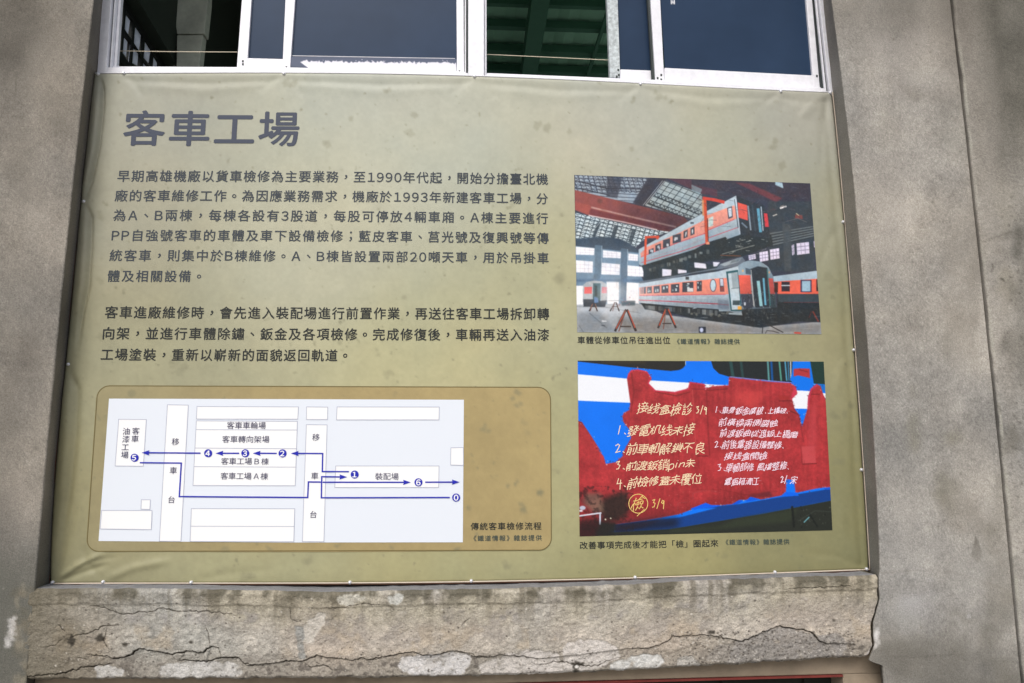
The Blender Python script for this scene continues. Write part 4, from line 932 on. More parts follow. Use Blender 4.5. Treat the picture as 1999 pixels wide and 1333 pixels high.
# ---- printed photograph: coach lifted by a crane in the workshop
K = 6.663
a = lambda *p: [(1100+x/K, 330+y/K) for x, y in p]; b = lambda *p: [(1350+x/K, 330+y/K) for x, y in p]
c_ = lambda *p: [(1100+x/K, 500+y/K) for x, y in p]; d = lambda *p: [(1350+x/K, 500+y/K) for x, y in p]
C = Canvas(1116, 336, 1610, 658, 2, (58, 62, 76)); rp = np.random.default_rng(17)
def lattice(poly, dark, lights, stepx, stepy, skew, rot, fill=.8):
    r = C.mask(poly, .3); C.put(r, dark)
    P = np.array(poly); x0, y0 = P.min(0); x1, y1 = P.max(0); keep = C.a.copy(); cr, sr = math.cos(rot), math.sin(rot)
    cx, cy = (x0+x1)/2, (y0+y1)/2; Rr = max(x1-x0, y1-y0)*.75
    for i in np.arange(-Rr, Rr, stepx):
        for j in np.arange(-Rr, Rr, stepy):
            if rp.random() > fill: continue
            k = np.array(lights)*rp.uniform(.75, 1.1)
            q = []
            for ox, oy in ((.12, .12), (.86, .16), (.86, .84), (.14, .8)):
                X = i+ox*stepx+rp.normal()*.12*stepx+skew*j; Y = j+oy*stepy+rp.normal()*.1*stepy
                q.append((cx+X*cr-Y*sr, cy+X*sr+Y*cr))
            qa = np.array(q)
            if qa[:, 0].max() < x0 or qa[:, 0].min() > x1 or qa[:, 1].max() < y0 or qa[:, 1].min() > y1: continue
            if rp.random() < .5: q = q[:3]
            C.poly(q, k, .9)
    M_ = np.zeros((C.h, C.w)); M_[r[0]] = r[1]; C.a[:] = keep*(1-M_[..., None])+C.a*M_[..., None]
def grad(poly, k0, k1, p0_, p1_, a0, a1, soft=.5):
    r = C.mask(poly, soft); sl, m_ = r; Y, X = np.mgrid[sl[0], sl[1]]; X = X/C.s+C.x0; Y = Y/C.s+C.y0
    d_ = np.array(p1_)-np.array(p0_); t_ = np.clip(((X-p0_[0])*d_[0]+(Y-p0_[1])*d_[1])/(d_@d_), 0, 1)
    al = (m_*(a0+(a1-a0)*t_))[..., None]; kk = np.array(k0)+(np.array(k1)-np.array(k0))*t_[..., None]; C.a[sl] = C.a[sl]*(1-al)+kk*al
def clip_in(poly, fn, soft=.3):
    r = C.mask(poly, soft); keep = C.a.copy(); fn(); M_ = np.zeros((C.h, C.w)); M_[r[0]] = r[1]; C.a[:] = keep*(1-M_[..., None])+C.a*M_[..., None]
def truss(poly, base, dark, A, nA, B, nB, wd, zig=0, vary=.12):
    # glazed roof panels between dark bars: A and B are the two bar families (start, end, step vector), zig = rows of diagonals
    def go():
        C.poly(poly, base)
        P = np.array(poly); x0, y0 = P.min(0); x1, y1 = P.max(0)
        for k in range(90):
            x, y = rp.uniform(x0, x1), rp.uniform(y0, y1); C.ell(x, y, rp.uniform(2, 7), rp.uniform(1.5, 5), np.array(base)*rp.uniform(1-2*vary, 1+vary*1.4), .5, .8)
        for (p, q, st), n_ in ((A, nA), (B, nB)):
            p, q, st = np.array(p, float), np.array(q, float), np.array(st, float)
            for k in range(n_): C.line([p+st*k, q+st*k], wd*rp.uniform(.7, 1.3), dark, .9, .15)
        for k in range(zig):
            p, q, st = [np.array(t_, float) for t_ in A]; p0_, q0_ = p+st*k*1.0, q+st*k*1.0; m_ = 26
            pts = [p0_+(q0_-p0_)*t_/m_+(st*.55 if t_ % 2 else 0) for t_ in range(m_+1)]; C.line(pts, wd*.8, dark, .85, .1)
    clip_in(poly, go)
truss(a((150, 75), (1130, 100), (1060, 270), (930, 450), (560, 380), (150, 290)), (158, 172, 186), (58, 64, 78), (a((150, 70))[0], a((1130, 120))[0], (0, 6.6)), 9, (a((120, 70))[0], a((190, 300))[0], (9.5, 0)), 16, 1.5, 5)
C.poly(a((570, 90), (770, 95), (700, 380), (560, 360)), (56, 60, 74), .75, 1.2); C.line(a((160, 150), (560, 250), (1000, 260)), 2.2, (54, 58, 70)); C.line(a((150, 240), (600, 340)), 2, (54, 58, 70))
C.poly(a((1100, 110), (1330, 120), (1040, 480), (900, 440)), (56, 58, 70), .95, 1.0)
truss(a((1330, 150), (1800, 320), (1820, 560), (1680, 650), (1050, 470)), (164, 178, 182), (56, 64, 70), (a((1310, 150))[0], a((1900, 380))[0], (-6, 7.4)), 9, (a((1330, 120))[0], a((1020, 520))[0], (11.5, 5)), 11, 1.3, 0)
def zz():
    for k in range(2):
        p, q = np.array(a((1180-k*110, 345+k*90))[0]), np.array(a((1800-k*90, 610+k*70))[0]); m_ = 26; n_ = np.array((3.5, -6.5)); C.line([p+(q-p)*t_/m_+(n_ if t_ % 2 else 0) for t_ in range(m_+1)], 1.1, (44, 50, 56)); C.line([p, q], 1.6, (44, 50, 56)); C.line([p+n_, q+n_], 1.2, (48, 54, 60))
clip_in(a((1330, 150), (1800, 320), (1820, 560), (1680, 650), (1050, 470)), zz)
C.line(a((1050, 480), (1310, 160)), 3.4, (50, 54, 64)); C.line(a((1062, 470), (1315, 155)), .9, (226, 232, 232)); C.line(a((1035, 470), (1290, 150)), .8, (200, 208, 212)); C.line(a((1100, 440), (1600, 640)), 2, (46, 52, 58))
C.poly(a((1330, 110), (1999, 135), (1999, 360), (1800, 320)), (82, 58, 70), 1, .6); C.poly(b((0, 130), (1540, 190), (1545, 600), (1000, 420), (300, 260), (0, 200)), (60, 59, 72), 1, 1)
# right-hand background
C.poly(b((560, 170), (760, 190), (1180, 380), (1100, 430)), (112, 62, 72), .9, 1); C.poly(b((0, 200), (140, 260), (110, 330), (0, 280)), (140, 165, 175), .7, .5)
C.poly(b((1090, 160), (1180, 175), (1195, 250), (1090, 205)), (168, 196, 212), 1, .3)
C.rect(*b((1000, 420))[0], *b((1600, 1330))[0], (56, 66, 74), .9, 1)
for k in range(5):
    C.line(b((1020, 840+k*38), (1590, 745+k*30)), 1.6+rp.random(), (118, 128, 132), .8, .3); C.line(b((1020, 858+k*38), (1590, 762+k*30)), 1.2, (40, 46, 50), .8)
C.poly(b((1350, 590), (1440, 600), (1450, 650), (1345, 640)), (140, 74, 70), .8, .6); C.line(b((1200, 690), (1380, 640), (1500, 690)), 1, (110, 112, 112), .8)
C.line(b((1155, 508), (1230, 484)), 3, (240, 236, 236)); C.line(b((1155, 488), (1200, 470)), 1.2, (170, 160, 150)); C.line(b((1060, 608), (1110, 588)), 2, (190, 190, 186)); C.line(b((1360, 575), (1395, 602)), 1.6, (190, 180, 150))
C.poly(b((1180, 700), (1290, 720), (1300, 1330), (1210, 1330)), (74, 80, 84), .9, .8)
for q in [((740, 1112), (830, 1172)), ((882, 1072), (992, 1194)), ((1018, 1036), (1138, 1168)), ((1366, 955), (1526, 1104)), ((1302, 985), (1332, 1112)), ((1588, 930), (1612, 1010))]:
    (xa, ya), (xb, yb) = q; C.poly(b((xa, ya+12), (xb, ya-8), (xb+8, yb-8), (xa+8, yb+12)), (228, 220, 242))
    for k in (1, 2):
        yk = ya+(yb-ya)*k/3; C.line(b((xa, yk+10), (xb, yk-8)), .9, (120, 116, 140)); xk = xa+(xb-xa)*k/3; C.line(b((xk, ya), (xk+8, yb)), .8, (140, 134, 158))
r = C.mask(a((145, 270), (800, 430), (1560, 620), (1620, 680), (1440, 770), (1370, 815), (1200, 785), (330, 600), (150, 530)), .3); C.put(r, (138, 74, 72))
C.poly(a((700, 440), (1580, 640), (1400, 800), (800, 690)), (98, 58, 66), .7, 5); C.poly(a((150, 420), (360, 480), (330, 600), (150, 530)), (178, 84, 70), .7, 1.5); C.poly(a((350, 520), (1400, 760), (1360, 800), (330, 590)), (98, 42, 52), .8, 1)
C.line(a((365, 497), (900, 625), (1460, 752)), 3.2, (214, 178, 168), .9, .3); C.line(a((330, 602), (800, 692), (1215, 788)), 2.6, (222, 208, 208), 1, .2); C.ell(*a((475, 415))[0], 5, 5, (92, 62, 62), .8, .8); C.ell(*a((975, 545))[0], 4, 4, (88, 48, 56), .8, .8)
grad(a((145, 270), (800, 430), (1560, 620), (1620, 680), (1440, 770), (1370, 815), (1200, 785), (330, 600), (150, 530)), (170, 90, 80), (50, 42, 52), a((300, 400))[0], a((1400, 700))[0], .25, .5)
for k in range(60): x_, y_ = a((rp.uniform(150, 1300), 0))[0]; y_ = 330+(330+(x_-1100)*6.663*.26+rp.uniform(30, 240))/6.663; C.line([(x_, y_), (x_+rp.uniform(3, 12), y_+rp.uniform(.5, 3))], .8, (96, 46, 46) if k % 2 else (176, 100, 88), .3, .3)
lowp = a((150, 560), (330, 610), (1200, 795), (1400, 815), (1060, 905), (940, 1020), (700, 900), (160, 920))
truss(lowp, (204, 218, 224), (52, 64, 74), (a((140, 560))[0], a((1400, 850))[0], (-1, 7.0)), 9, (a((250, 560))[0], a((120, 960))[0], (9, 1.6)), 22, 1.5, 8, .08)
for k in range(3): C.poly(a((430+k*230, 700+k*40), (490+k*230, 700+k*40), (420+k*235, 890+k*40), (370+k*235, 890+k*30)), (56, 68, 78), .85, .6)
C.line(a((240, 960), (470, 700)), .8, (200, 210, 214)); C.line(a((390, 950), (500, 680)), .8, (190, 200, 206)); C.line(a((680, 900), (830, 720)), .8, (200, 210, 214))
C.poly(a((160, 905), (430, 880), (600, 880), (800, 930), (970, 1050), (980, 1120), (160, 1010)), (58, 74, 90), .95, 1.2)
# gable windows
C.poly(a((158, 1000), (985, 1090), (985, 1333))+c_((1040, 330), (1000, 640), (165, 650)), (104, 132, 156), 1, .6)
for q in [a((160, 1008), (402, 1030), (398, 1118), (160, 1112)), a((515, 1055), (748, 1080), (745, 1160), (512, 1150)), a((845, 1098), (972, 1110), (968, 1196), (842, 1186)), c_((162, 52), (384, 70), (380, 215), (164, 210)), c_((492, 84), (736, 105), (730, 245), (492, 236)), c_((832, 118), (1042, 140), (1040, 266), (832, 256))]:
    C.poly(q, (246, 246, 252), 1, .3); q = np.array(q)
    for k in (1, 2, 3): t = k/4; C.line([q[0]+(q[1]-q[0])*t, q[3]+(q[2]-q[3])*t], .7, (196, 190, 206), .7)
    for k in (1, 2): t = k/3; C.line([q[0]+(q[3]-q[0])*t, q[1]+(q[2]-q[1])*t], .7, (190, 178, 196), .7)
for q in [c_((160, 385), (265, 385), (260, 640), (165, 640)), c_((560, 325), (722, 335), (720, 620), (570, 620)), c_((820, 338), (992, 350), (985, 620), (815, 600))]: C.poly(q, (250, 248, 250), 1, .6)
C.poly(a((410, 985), (505, 995), (492, 1333))+c_((470, 300), (385, 300))+a((405, 1333)), (82, 106, 126), 1, .5); C.poly(a((750, 1030), (838, 1040), (832, 1333))+c_((812, 570), (742, 560))+a((745, 1333)), (76, 100, 122), 1, .5)
C.line(a((500, 1000), (492, 1333)), 1.2, (170, 190, 205), .7); C.line(a((836, 1045), (830, 1333)), 1.2, (170, 190, 205), .7)
C.poly(c_((165, 300), (1040, 300), (1040, 335), (165, 335)), (70, 96, 124), .8, 1.5)
# floor
C.poly(c_((170, 630), (1000, 620), (1300, 760), (1999, 850))+d((900, 920), (1690, 850), (1695, 1030))+c_((175, 1000)), (166, 170, 174), 1, .5)
C.poly(c_((180, 650), (900, 640), (800, 760), (180, 780)), (206, 212, 220), .7, 5)
C.poly(c_((700, 800), (1300, 800), (1999, 880))+d((900, 930), (1690, 870), (1690, 1020))+c_((800, 1000)), (124, 122, 120), .8, 4); C.poly(c_((175, 740), (450, 700), (700, 990), (180, 990)), (116, 126, 136), .6, 4)
C.line(c_((340, 740), (560, 930)), 1.4, (96, 104, 112), .8, .4); C.line(c_((200, 900), (260, 985)), 1.2, (88, 96, 104), .8, .4); C.poly(c_((480, 890), (540, 900), (545, 915), (500, 905)), (70, 76, 84)); C.poly(c_((500, 835), (560, 840), (560, 852), (500, 850)), (212, 218, 224))
C.line(c_((170, 655), (560, 665), (1000, 740)), 1.2, (120, 124, 128), .7, .5)
# upper coach
C.poly(a((1010, 1235), (1870, 960))+b((640, 820), (1040, 860), (1060, 990), (650, 1140), (0, 1230))+a((1700, 1333), (1040, 1333)), (44, 52, 56), 1, .6)
C.poly(c_((1040, 130), (1600, 60), (1999, 120), (1999, 190), (1040, 320)), (48, 58, 64), 1, .6)
for k in range(26): x = rp.uniform(1080, 1900); C.rect(*a((x, 1330-(x-1000)*.33))[0], *a((x+rp.uniform(14, 46), 1330-(x-1000)*.33+rp.uniform(20, 60)))[0], np.array((150, 160, 160))*rp.uniform(.4, 1), .7, .3)
for q in [c_((1285, 165), (1405, 175), (1400, 250), (1285, 262)), c_((1490, 170), (1600, 185), (1600, 215), (1490, 225)), c_((1705, 80), (1850, 100), (1860, 160), (1710, 140)), d((35, 85), (170, 100), (185, 160), (40, 150)), d((280, 75), (370, 80), (330, 130), (285, 135))]: C.poly(q, (232, 230, 244), .95, .3)
for k in range(30): x, y = rp.uniform(420, 1000), rp.uniform(900, 1130); C.line(b((x, y), (x+rp.uniform(10, 50), y-rp.uniform(-6, 12))), rp.uniform(.6, 1.4), (176, 182, 178), .7)
C.line(b((400, 1105), (820, 990)), 1.4, (150, 155, 150), .8); C.line(b((380, 1120), (640, 1130)), 2, (116, 74, 56), .8)
side = a((978, 1045))+b((200, 545), (580, 345), (636, 850), (470, 908), (440, 880), (215, 948))+a((1700, 1045), (1010, 1256), (982, 1236)); C.poly(side, (172, 192, 204), 1, .2)
C.poly(a((1000, 1095), (1090, 1010), (1500, 830), (1835, 660))+b((200, 600), (556, 470), (598, 640), (215, 790))+a((1830, 835), (1500, 945), (1010, 1140)), (240, 142, 120), 1, .25)
C.line(a((1010, 1142), (1500, 952), (1830, 840))+b((215, 795), (550, 655)), 1.5, (226, 70, 80)); C.line(a((1015, 1215), (1500, 1080), (1850, 965))+b((220, 895), (612, 755)), 1.4, (222, 84, 100)); C.line(a((1010, 1185), (1500, 1040), (1830, 905)), .8, (196, 150, 165))
for xa, ya, xb, yb in [(1108, 1032, 1172, 1100), (1195, 972, 1266, 1060), (1294, 905, 1386, 1018), (1420, 842, 1528, 960), (1560, 792, 1616, 895), (1650, 752, 1706, 858)]:
    C.poly(a((xa, ya+20), (xb, ya-8), (xb, yb-14), (xa, yb+10)), (46, 48, 58)); w3 = (xb-xa)
    for k in range(3): x = xa+w3*rp.uniform(.1, .7); y = ya+(yb-ya)*rp.uniform(.15, .65); C.poly(a((x, y), (x+w3*.25, y-6), (x+w3*.25, y+26), (x, y+30)), (222, 226, 232), .85)
C.rect(*a((1650, 688))[0], *a((1695, 712))[0], (48, 56, 66)); C.poly(a((1888, 640), (1946, 612), (1944, 725), (1885, 752)), (190, 220, 216), 1, .2)
C.poly(b((462, 505), (525, 482), (538, 625), (478, 650)), (40, 50, 66)); C.poly(b((474, 515), (518, 500), (526, 610), (488, 626)), (200, 216, 232))
C.poly(b((225, 640), (282, 615), (280, 735), (222, 755)), (196, 222, 216))
C.poly(b((590, 345), (700, 400), (940, 470), (1000, 600), (1020, 900), (640, 850)), (48, 56, 64), 1, .4); C.poly(b((598, 432), (722, 470), (732, 668), (612, 630)), (226, 92, 80)); C.poly(b((940, 572), (986, 578), (1006, 752), (958, 752)), (206, 66, 74))
C.line(b((572, 385), (626, 838)), 2.6, (205, 220, 232)); C.line(b((560, 395), (606, 760)), 1.6, (44, 60, 72)); C.line(b((735, 480), (770, 790)), 3, (130, 146, 160)); C.line(b((790, 470), (830, 800)), 3, (62, 74, 84)); C.line(b((866, 520), (898, 812)), 5.5, (96, 158, 184)); C.line(b((905, 490), (930, 800)), 2, (170, 186, 200)); C.line(b((655, 700), (720, 760)), 3, (120, 140, 160), .8)
grad(side, (60, 72, 88), (236, 242, 248), a((1500, 1100))[0], a((1400, 780))[0], .28, .16)
for k in range(9): t_ = k/8; C.line([np.array(a((1040+t_*790, 1060-t_*350))[0]), np.array(a((1050+t_*800, 1235-t_*300))[0])], .6, (96, 104, 116), .35, .2)
for k in range(0): t_ = rp.random(); x_, y_ = a((1040+t_*1500, 1210-t_*480+rp.normal()*16))[0]; C.line([(x_, y_), (x_+rp.uniform(3, 9), y_-rp.uniform(.8, 3))], .7, (90, 98, 110) if k % 2 else (226, 232, 238), .3, .2)
red = (206, 84, 58)
C.line(a((1838, 385), (1850, 640), (1866, 965)), 6, red); C.line(a((1812, 400), (1818, 600)), 3.4, (206, 150, 110)); C.line(a((1872, 640), (1884, 940)), 1.6, (80, 46, 44)); C.line(a((1072, 885), (1066, 1050), (1060, 1235)), 4.2, red); C.line(a((1068, 885), (1235, 880), (1220, 905)), 4.5, (196, 78, 58)); C.line(a((1820, 378))+b((300, 400), (420, 430)), 6, (206, 72, 62)); C.line(a((1865, 962), (1890, 962)), 5, (232, 150, 120))
# lower coach
C.poly(c_((990, 330), (1400, 260), (1999, 150))+d((370, 105), (600, 20), (660, 8), (700, 60), (620, 130), (0, 225))+c_((1400, 300), (985, 352)), (104, 114, 126), 1, .3)
C.poly(d((365, 108), (520, 55), (650, 20), (610, 75), (430, 130)), (160, 172, 180), .9, .3); C.poly(d((520, 60), (640, 25), (610, 70), (500, 95)), (112, 126, 134))
C.poly(c_((1000, 600), (1999, 680))+d((490, 700), (660, 760), (1110, 700), (1120, 500), (1660, 500), (1680, 860), (1400, 850), (900, 932), (0, 808))+c_((1500, 760), (1060, 690)), (40, 46, 50), 1, .5)
C.poly(c_((976, 358), (1400, 290), (1999, 200))+d((610, 128), (655, 765), (490, 715), (360, 715), (350, 690), (80, 670), (0, 690))+c_((1700, 670), (1300, 632), (978, 604)), (172, 190, 202), 1, .25)
C.poly(c_((984, 408), (1400, 350), (1999, 290))+d((455, 282), (480, 495))+c_((1999, 494), (1400, 505), (988, 512)), (240, 128, 104), 1, .2)
C.line(c_((990, 512), (1400, 506), (1999, 497))+d((440, 496)), 1.5, (226, 64, 74)); C.line(c_((985, 570), (1400, 588), (1999, 620))+d((480, 634)), 2, (202, 48, 62)); C.poly(d((340, 560), (480, 570), (490, 690), (345, 680)), (120, 134, 150), .7, 1)
for xa, ya, xb, yb in [(1005, 405, 1014, 490), (1024, 402, 1034, 488), (1042, 400, 1072, 486), (1088, 396, 1150, 482), (1172, 386, 1252, 478), (1275, 376, 1366, 476), (1398, 360, 1506, 474), (1545, 336, 1690, 466), (1734, 322, 1800, 456)]:
    C.poly(c_((xa, ya+6), (xb, ya-3), (xb, yb-2), (xa, yb+3)), (44, 44, 52)); w3 = xb-xa
    if w3 > 40:
        for k in range(3): x = xa+w3*rp.uniform(.05, .7); y = ya+(yb-ya)*rp.uniform(.1, .65); C.rect(*c_((x, y))[0], *c_((x+w3*.2, y+rp.uniform(15, 36)))[0], (214, 226, 226) if k else (120, 140, 146), .9)
C.rect(*c_((1610, 415))[0], *c_((1688, 462))[0], (216, 214, 212)); C.rect(*c_((1588, 266))[0], *c_((1632, 304))[0], (44, 50, 54)); C.ell(*c_((1948, 382))[0], 6, 12.5, (54, 60, 74)); C.ell(*c_((1948, 382))[0], 4.6, 11, (176, 204, 214))
C.ell(*d((280, 380))[0], 6.2, 12.5, (56, 62, 78)); C.ell(*d((280, 380))[0], 5, 11, (178, 202, 214)); C.poly(d((362, 290), (412, 286), (428, 460), (372, 462)), (52, 50, 60)); C.poly(d((370, 296), (408, 294), (416, 385), (376, 385)), (190, 196, 214)); C.poly(d((376, 400), (418, 400), (422, 452), (378, 455)), (126, 50, 46))
for k in range(40): x = rp.uniform(1050, 1990); C.rect(*c_((x, 640+(x-1050)*.07))[0], *c_((x+rp.uniform(10, 44), 690+(x-1050)*.09))[0], np.array((170, 178, 180))*rp.uniform(.3, 1), .6, .3)
for k in range(20): x = rp.uniform(0, 480); C.ell(*d((x, 745+rp.normal()*18))[0], rp.uniform(1, 3), rp.uniform(1, 3), (126, 128, 120), .5, .4)
lside = c_((976, 358), (1400, 290), (1999, 200))+d((610, 128), (655, 765), (490, 715))+c_((1700, 670), (1300, 632), (978, 604))
grad(lside, (52, 62, 76), (240, 244, 248), c_((1500, 660))[0], c_((1480, 380))[0], .34, .12); grad(c_((976, 358), (1500, 280), (1500, 660), (978, 604)), (246, 248, 252), (246, 248, 252), c_((976, 500))[0], c_((1500, 500))[0], .34, 0)
for k in range(12): C.line(c_((1000+k*80, 505), (1000+k*80, 610+k*6)), .6, (104, 112, 124), .3, .2)
for k in range(90): x_, y_ = c_((rp.uniform(990, 2100), rp.uniform(515, 640)))[0]; C.line([(x_, y_), (x_+rp.uniform(2, 9), y_+rp.uniform(-.3, .4))], .7, (92, 100, 112) if k % 2 else (228, 234, 240), .3, .2)
end = d((606, 122), (680, 75), (760, 52), (900, 70), (1000, 140), (1060, 260), (1085, 480), (1108, 725), (700, 770), (655, 700)); C.poly(end, (140, 160, 174), 1, .2)
C.poly(d((610, 246), (764, 246), (782, 492), (634, 490)), (232, 98, 82)); C.poly(d((1000, 286), (1058, 290), (1086, 492), (1024, 492)), (226, 88, 80)); C.poly(d((640, 492), (800, 490), (815, 660), (700, 700), (655, 640)), (66, 72, 86), 1, .4); C.poly(d((1025, 492), (1086, 494), (1105, 690), (1030, 690)), (64, 82, 86), 1, .4)
C.poly(d((765, 165), (860, 130), (985, 150), (1030, 660), (830, 670), (800, 500)), (48, 56, 64), 1, .3); grad(end, (40, 46, 54), (40, 46, 54), d((640, 300))[0], d((1000, 760))[0], 0, .55)
for k in range(70): x_, y_ = d((rp.uniform(640, 1080), rp.uniform(480, 760)))[0]; C.line([(x_, y_), (x_+rp.normal()*3, y_+rp.normal()*4)], .9, (24, 28, 32) if k % 3 else (150, 160, 166), .6, .2)
C.line(d((772, 180), (798, 500), (812, 650)), 2.2, (176, 178, 178)); C.line(d((868, 330), (905, 640)), 6, (148, 196, 204)); C.line(d((936, 290), (962, 630)), 3.6, (104, 172, 200)); C.line(d((985, 170), (1022, 640)), 2, (60, 110, 110)); C.poly(d((700, 150), (770, 170), (775, 240), (705, 230)), (62, 74, 84), .8, .5)
C.ell(*d((668, 190))[0], 1.6, 2.2, (226, 176, 110)); C.ell(*d((1012, 210))[0], 1.2, 2, (226, 170, 110)); C.rect(*d((682, 600))[0], *d((704, 640))[0], (226, 230, 240), .9, .3)
C.poly(d((660, 690), (1110, 670), (1120, 860), (800, 925), (640, 850)), (38, 42, 44), .9, 1.2)
for k in range(24): C.ell(*d((rp.uniform(680, 1060), rp.uniform(690, 840)))[0], rp.uniform(.5, 1.6), rp.uniform(.8, 3), (112, 112, 108), .5, .3)
C.poly(d((448, 200), (604, 176), (612, 260), (655, 715), (510, 712)), (44, 86, 96)); C.poly(d((474, 226), (598, 204), (606, 300), (640, 690), (525, 696)), (186, 200, 208)); C.poly(d((515, 220), (596, 206), (612, 420), (535, 424)), (150, 164, 172)); C.line(d((520, 420), (615, 412)), 1, (90, 110, 120)); C.rect(*d((535, 575))[0], *d((630, 636))[0], (66, 80, 84)); C.rect(*d((600, 650))[0], *d((652, 694))[0], (232, 168, 72)); C.poly(d((485, 735), (655, 735), (660, 768), (480, 755)), (150, 164, 172))
# coach behind, right
C.poly(d((1062, 262), (1640, 188), (1646, 296), (1072, 332)), (168, 188, 202)); C.poly(d((1072, 332), (1646, 292), (1658, 492), (1122, 492)), (234, 104, 82)); C.poly(d((1122, 492), (1658, 492), (1672, 606), (1130, 595)), (58, 70, 78), 1, .5); C.line(d((1200, 600), (1668, 600)), 1, (126, 56, 56), .7)
C.rect(*d((1076, 338))[0], *d((1124, 470))[0], (64, 40, 36)); C.rect(*d((1170, 332))[0], *d((1278, 458))[0], (54, 44, 50)); C.line(d((1172, 380), (1276, 380)), 1.8, (214, 220, 226)); C.rect(*d((1418, 308))[0], *d((1562, 468))[0], (60, 50, 80), 1, .3); C.rect(*d((1436, 322))[0], *d((1546, 456))[0], (156, 188, 208), 1, .3); C.rect(*d((1622, 300))[0], *d((1656, 455))[0], (60, 40, 44))
C.line(d((1580, 720), (1650, 850)), 2.6, (150, 62, 50), .8, .3); C.line(d((1560, 720), (1530, 800)), 1.6, (120, 54, 48), .7, .3)
# small coach, left
C.poly(c_((252, 600), (250, 440), (262, 370), (300, 335), (400, 318), (500, 325), (556, 360), (572, 420), (562, 600)), (168, 174, 178), 1, .3); C.poly(c_((272, 400), (372, 398), (368, 486), (270, 488)), (226, 88, 84)); C.poly(c_((500, 400), (566, 402), (562, 482), (496, 480)), (212, 104, 116)); C.poly(c_((385, 352), (485, 352), (480, 610), (380, 610)), (60, 86, 92)); C.rect(*c_((405, 380))[0], *c_((440, 520))[0], (36, 50, 52)); C.line(c_((490, 360), (482, 600)), 1.4, (140, 170, 190))
C.poly(c_((256, 560), (380, 560), (480, 580), (566, 570), (540, 660), (260, 656)), (44, 50, 58), .95, .6); C.poly(c_((400, 530), (450, 540), (456, 600), (400, 610)), (90, 120, 160), 1, .6)
C.poly(c_((740, 580), (935, 580), (930, 640), (760, 645)), (70, 84, 92), .9, .8); C.line(c_((580, 580), (740, 576)), 1.2, (110, 116, 120), .8)
for k in range(10): C.ell(*c_((rp.uniform(700, 960), rp.uniform(520, 640)))[0], 1.2, 1.6, (150, 110, 120), .6, .4)
for k in range(160): x_, y_ = rp.uniform(1130, 1600), rp.uniform(606, 650); C.line([(x_, y_), (x_+rp.uniform(3, 16), y_+rp.uniform(-.5, 1))], rp.uniform(.5, 1.2), (92, 96, 102) if k % 2 else (196, 200, 204), .28, .3)
for k in range(130): x_, y_ = b((rp.uniform(0, 1540), rp.uniform(140, 760)))[0]; C.line([(x_, y_), (x_+rp.normal()*9, y_+rp.normal()*3)], rp.uniform(.5, 1.3), [(98, 66, 74), (104, 108, 118), (34, 36, 46)][k % 3], .45, .25)
def stand(top, l, r_, l2, k, wd):
    C.line(c_(top, l), wd, (54, 48, 48)); C.line(c_((top[0]+16, top[1]), r_), wd, (58, 48, 46)); C.line(c_((top[0]-8, top[1]+10), (l[0]+14, l[1]-30)), wd*.5, k); C.line(c_((top[0]+30, top[1]+10), (r_[0]-10, r_[1]-40)), wd*.5, k)
    C.line(c_((top[0]-4, top[1]+8), l2), wd*.5, (120, 80, 70)); yb = l[1]-55; C.line(c_(((l[0]*3+r_[0])/4, yb), ((l[0]+r_[0]*3)/4, yb)), wd*.55, (60, 52, 50))
stand((812, 700), (672, 970), (940, 968), (720, 975), (178, 84, 64), 4.6); stand((1335, 682), (1232, 930), (1460, 928), (1300, 945), (190, 78, 52), 4); stand((385, 610), (335, 712), (440, 712), (350, 712), (150, 104, 84), 2.4); stand((668, 602), (608, 712), (724, 712), (640, 712), (140, 116, 112), 2.2)
C.line(d((920, 1005), (925, 930), (950, 890), (1000, 892), (1150, 970), (1210, 1000)), 1.8, (52, 50, 50)); C.line(d((960, 1005), (980, 965), (1060, 975), (1140, 1000)), 1.4, (60, 58, 58)); C.line(d((1200, 995), (1340, 990)), 3, (150, 150, 148)); C.line(d((1340, 996), (1420, 1000)), 3, (196, 70, 56))
C.rect(*d((94, 918))[0], *d((186, 996))[0], (42, 46, 56)); C.ell(*d((130, 960))[0], 3.6, 4.4, (206, 214, 244), .9, .6)
C.poly(c_((165, -120), (1000, -60), (1000, 620), (165, 640)), (235, 240, 250), .16, 12); C.ell(*c_((640, 480))[0], 26, 22, (250, 250, 252), .4, 9)
dk = np.clip(1-C.a.mean(2)/120, 0, 1)
C.a += (dk*16*np.random.default_rng(5).normal(size=(C.h, C.w))*.6+dk*26*np.clip(fbm(C.h, C.w, 5, 2, 95), 0, 1))[..., None]
C.a *= (1+.07*fbm(C.h, C.w, 8, 3, 91)+.06*fbm(C.h, C.w, 60, 2, 96))[..., None]; C.a += (fbm(C.h, C.w, 30, 2, 97)*5)[..., None]*np.array([1, 0, -1])
g1 = quad([(1121, 341.3), (1581.5, 357.8), (1603.6, 652.4), (1126.8, 648.4)], 460, 300)
def print_sheet(g, C, label):
    for k in range(3): C.a[..., k] = blur(C.a[..., k], 1)*.75+C.a[..., k]*.25
    C.a += np.random.default_rng(8).normal(size=(C.h, C.w, 1))*3.0
    e = C.copy() if False else C
    P = onY(g.reshape(-1, 2), -.0012).reshape(*g.shape[:2], 3); o = grid('photo_print', P, M['print'], bn, alb(C.at(g)), False); o['label'] = label; return o
print_sheet(g1, C, 'printed photo of an orange and silver coach hoisted in a workshop')

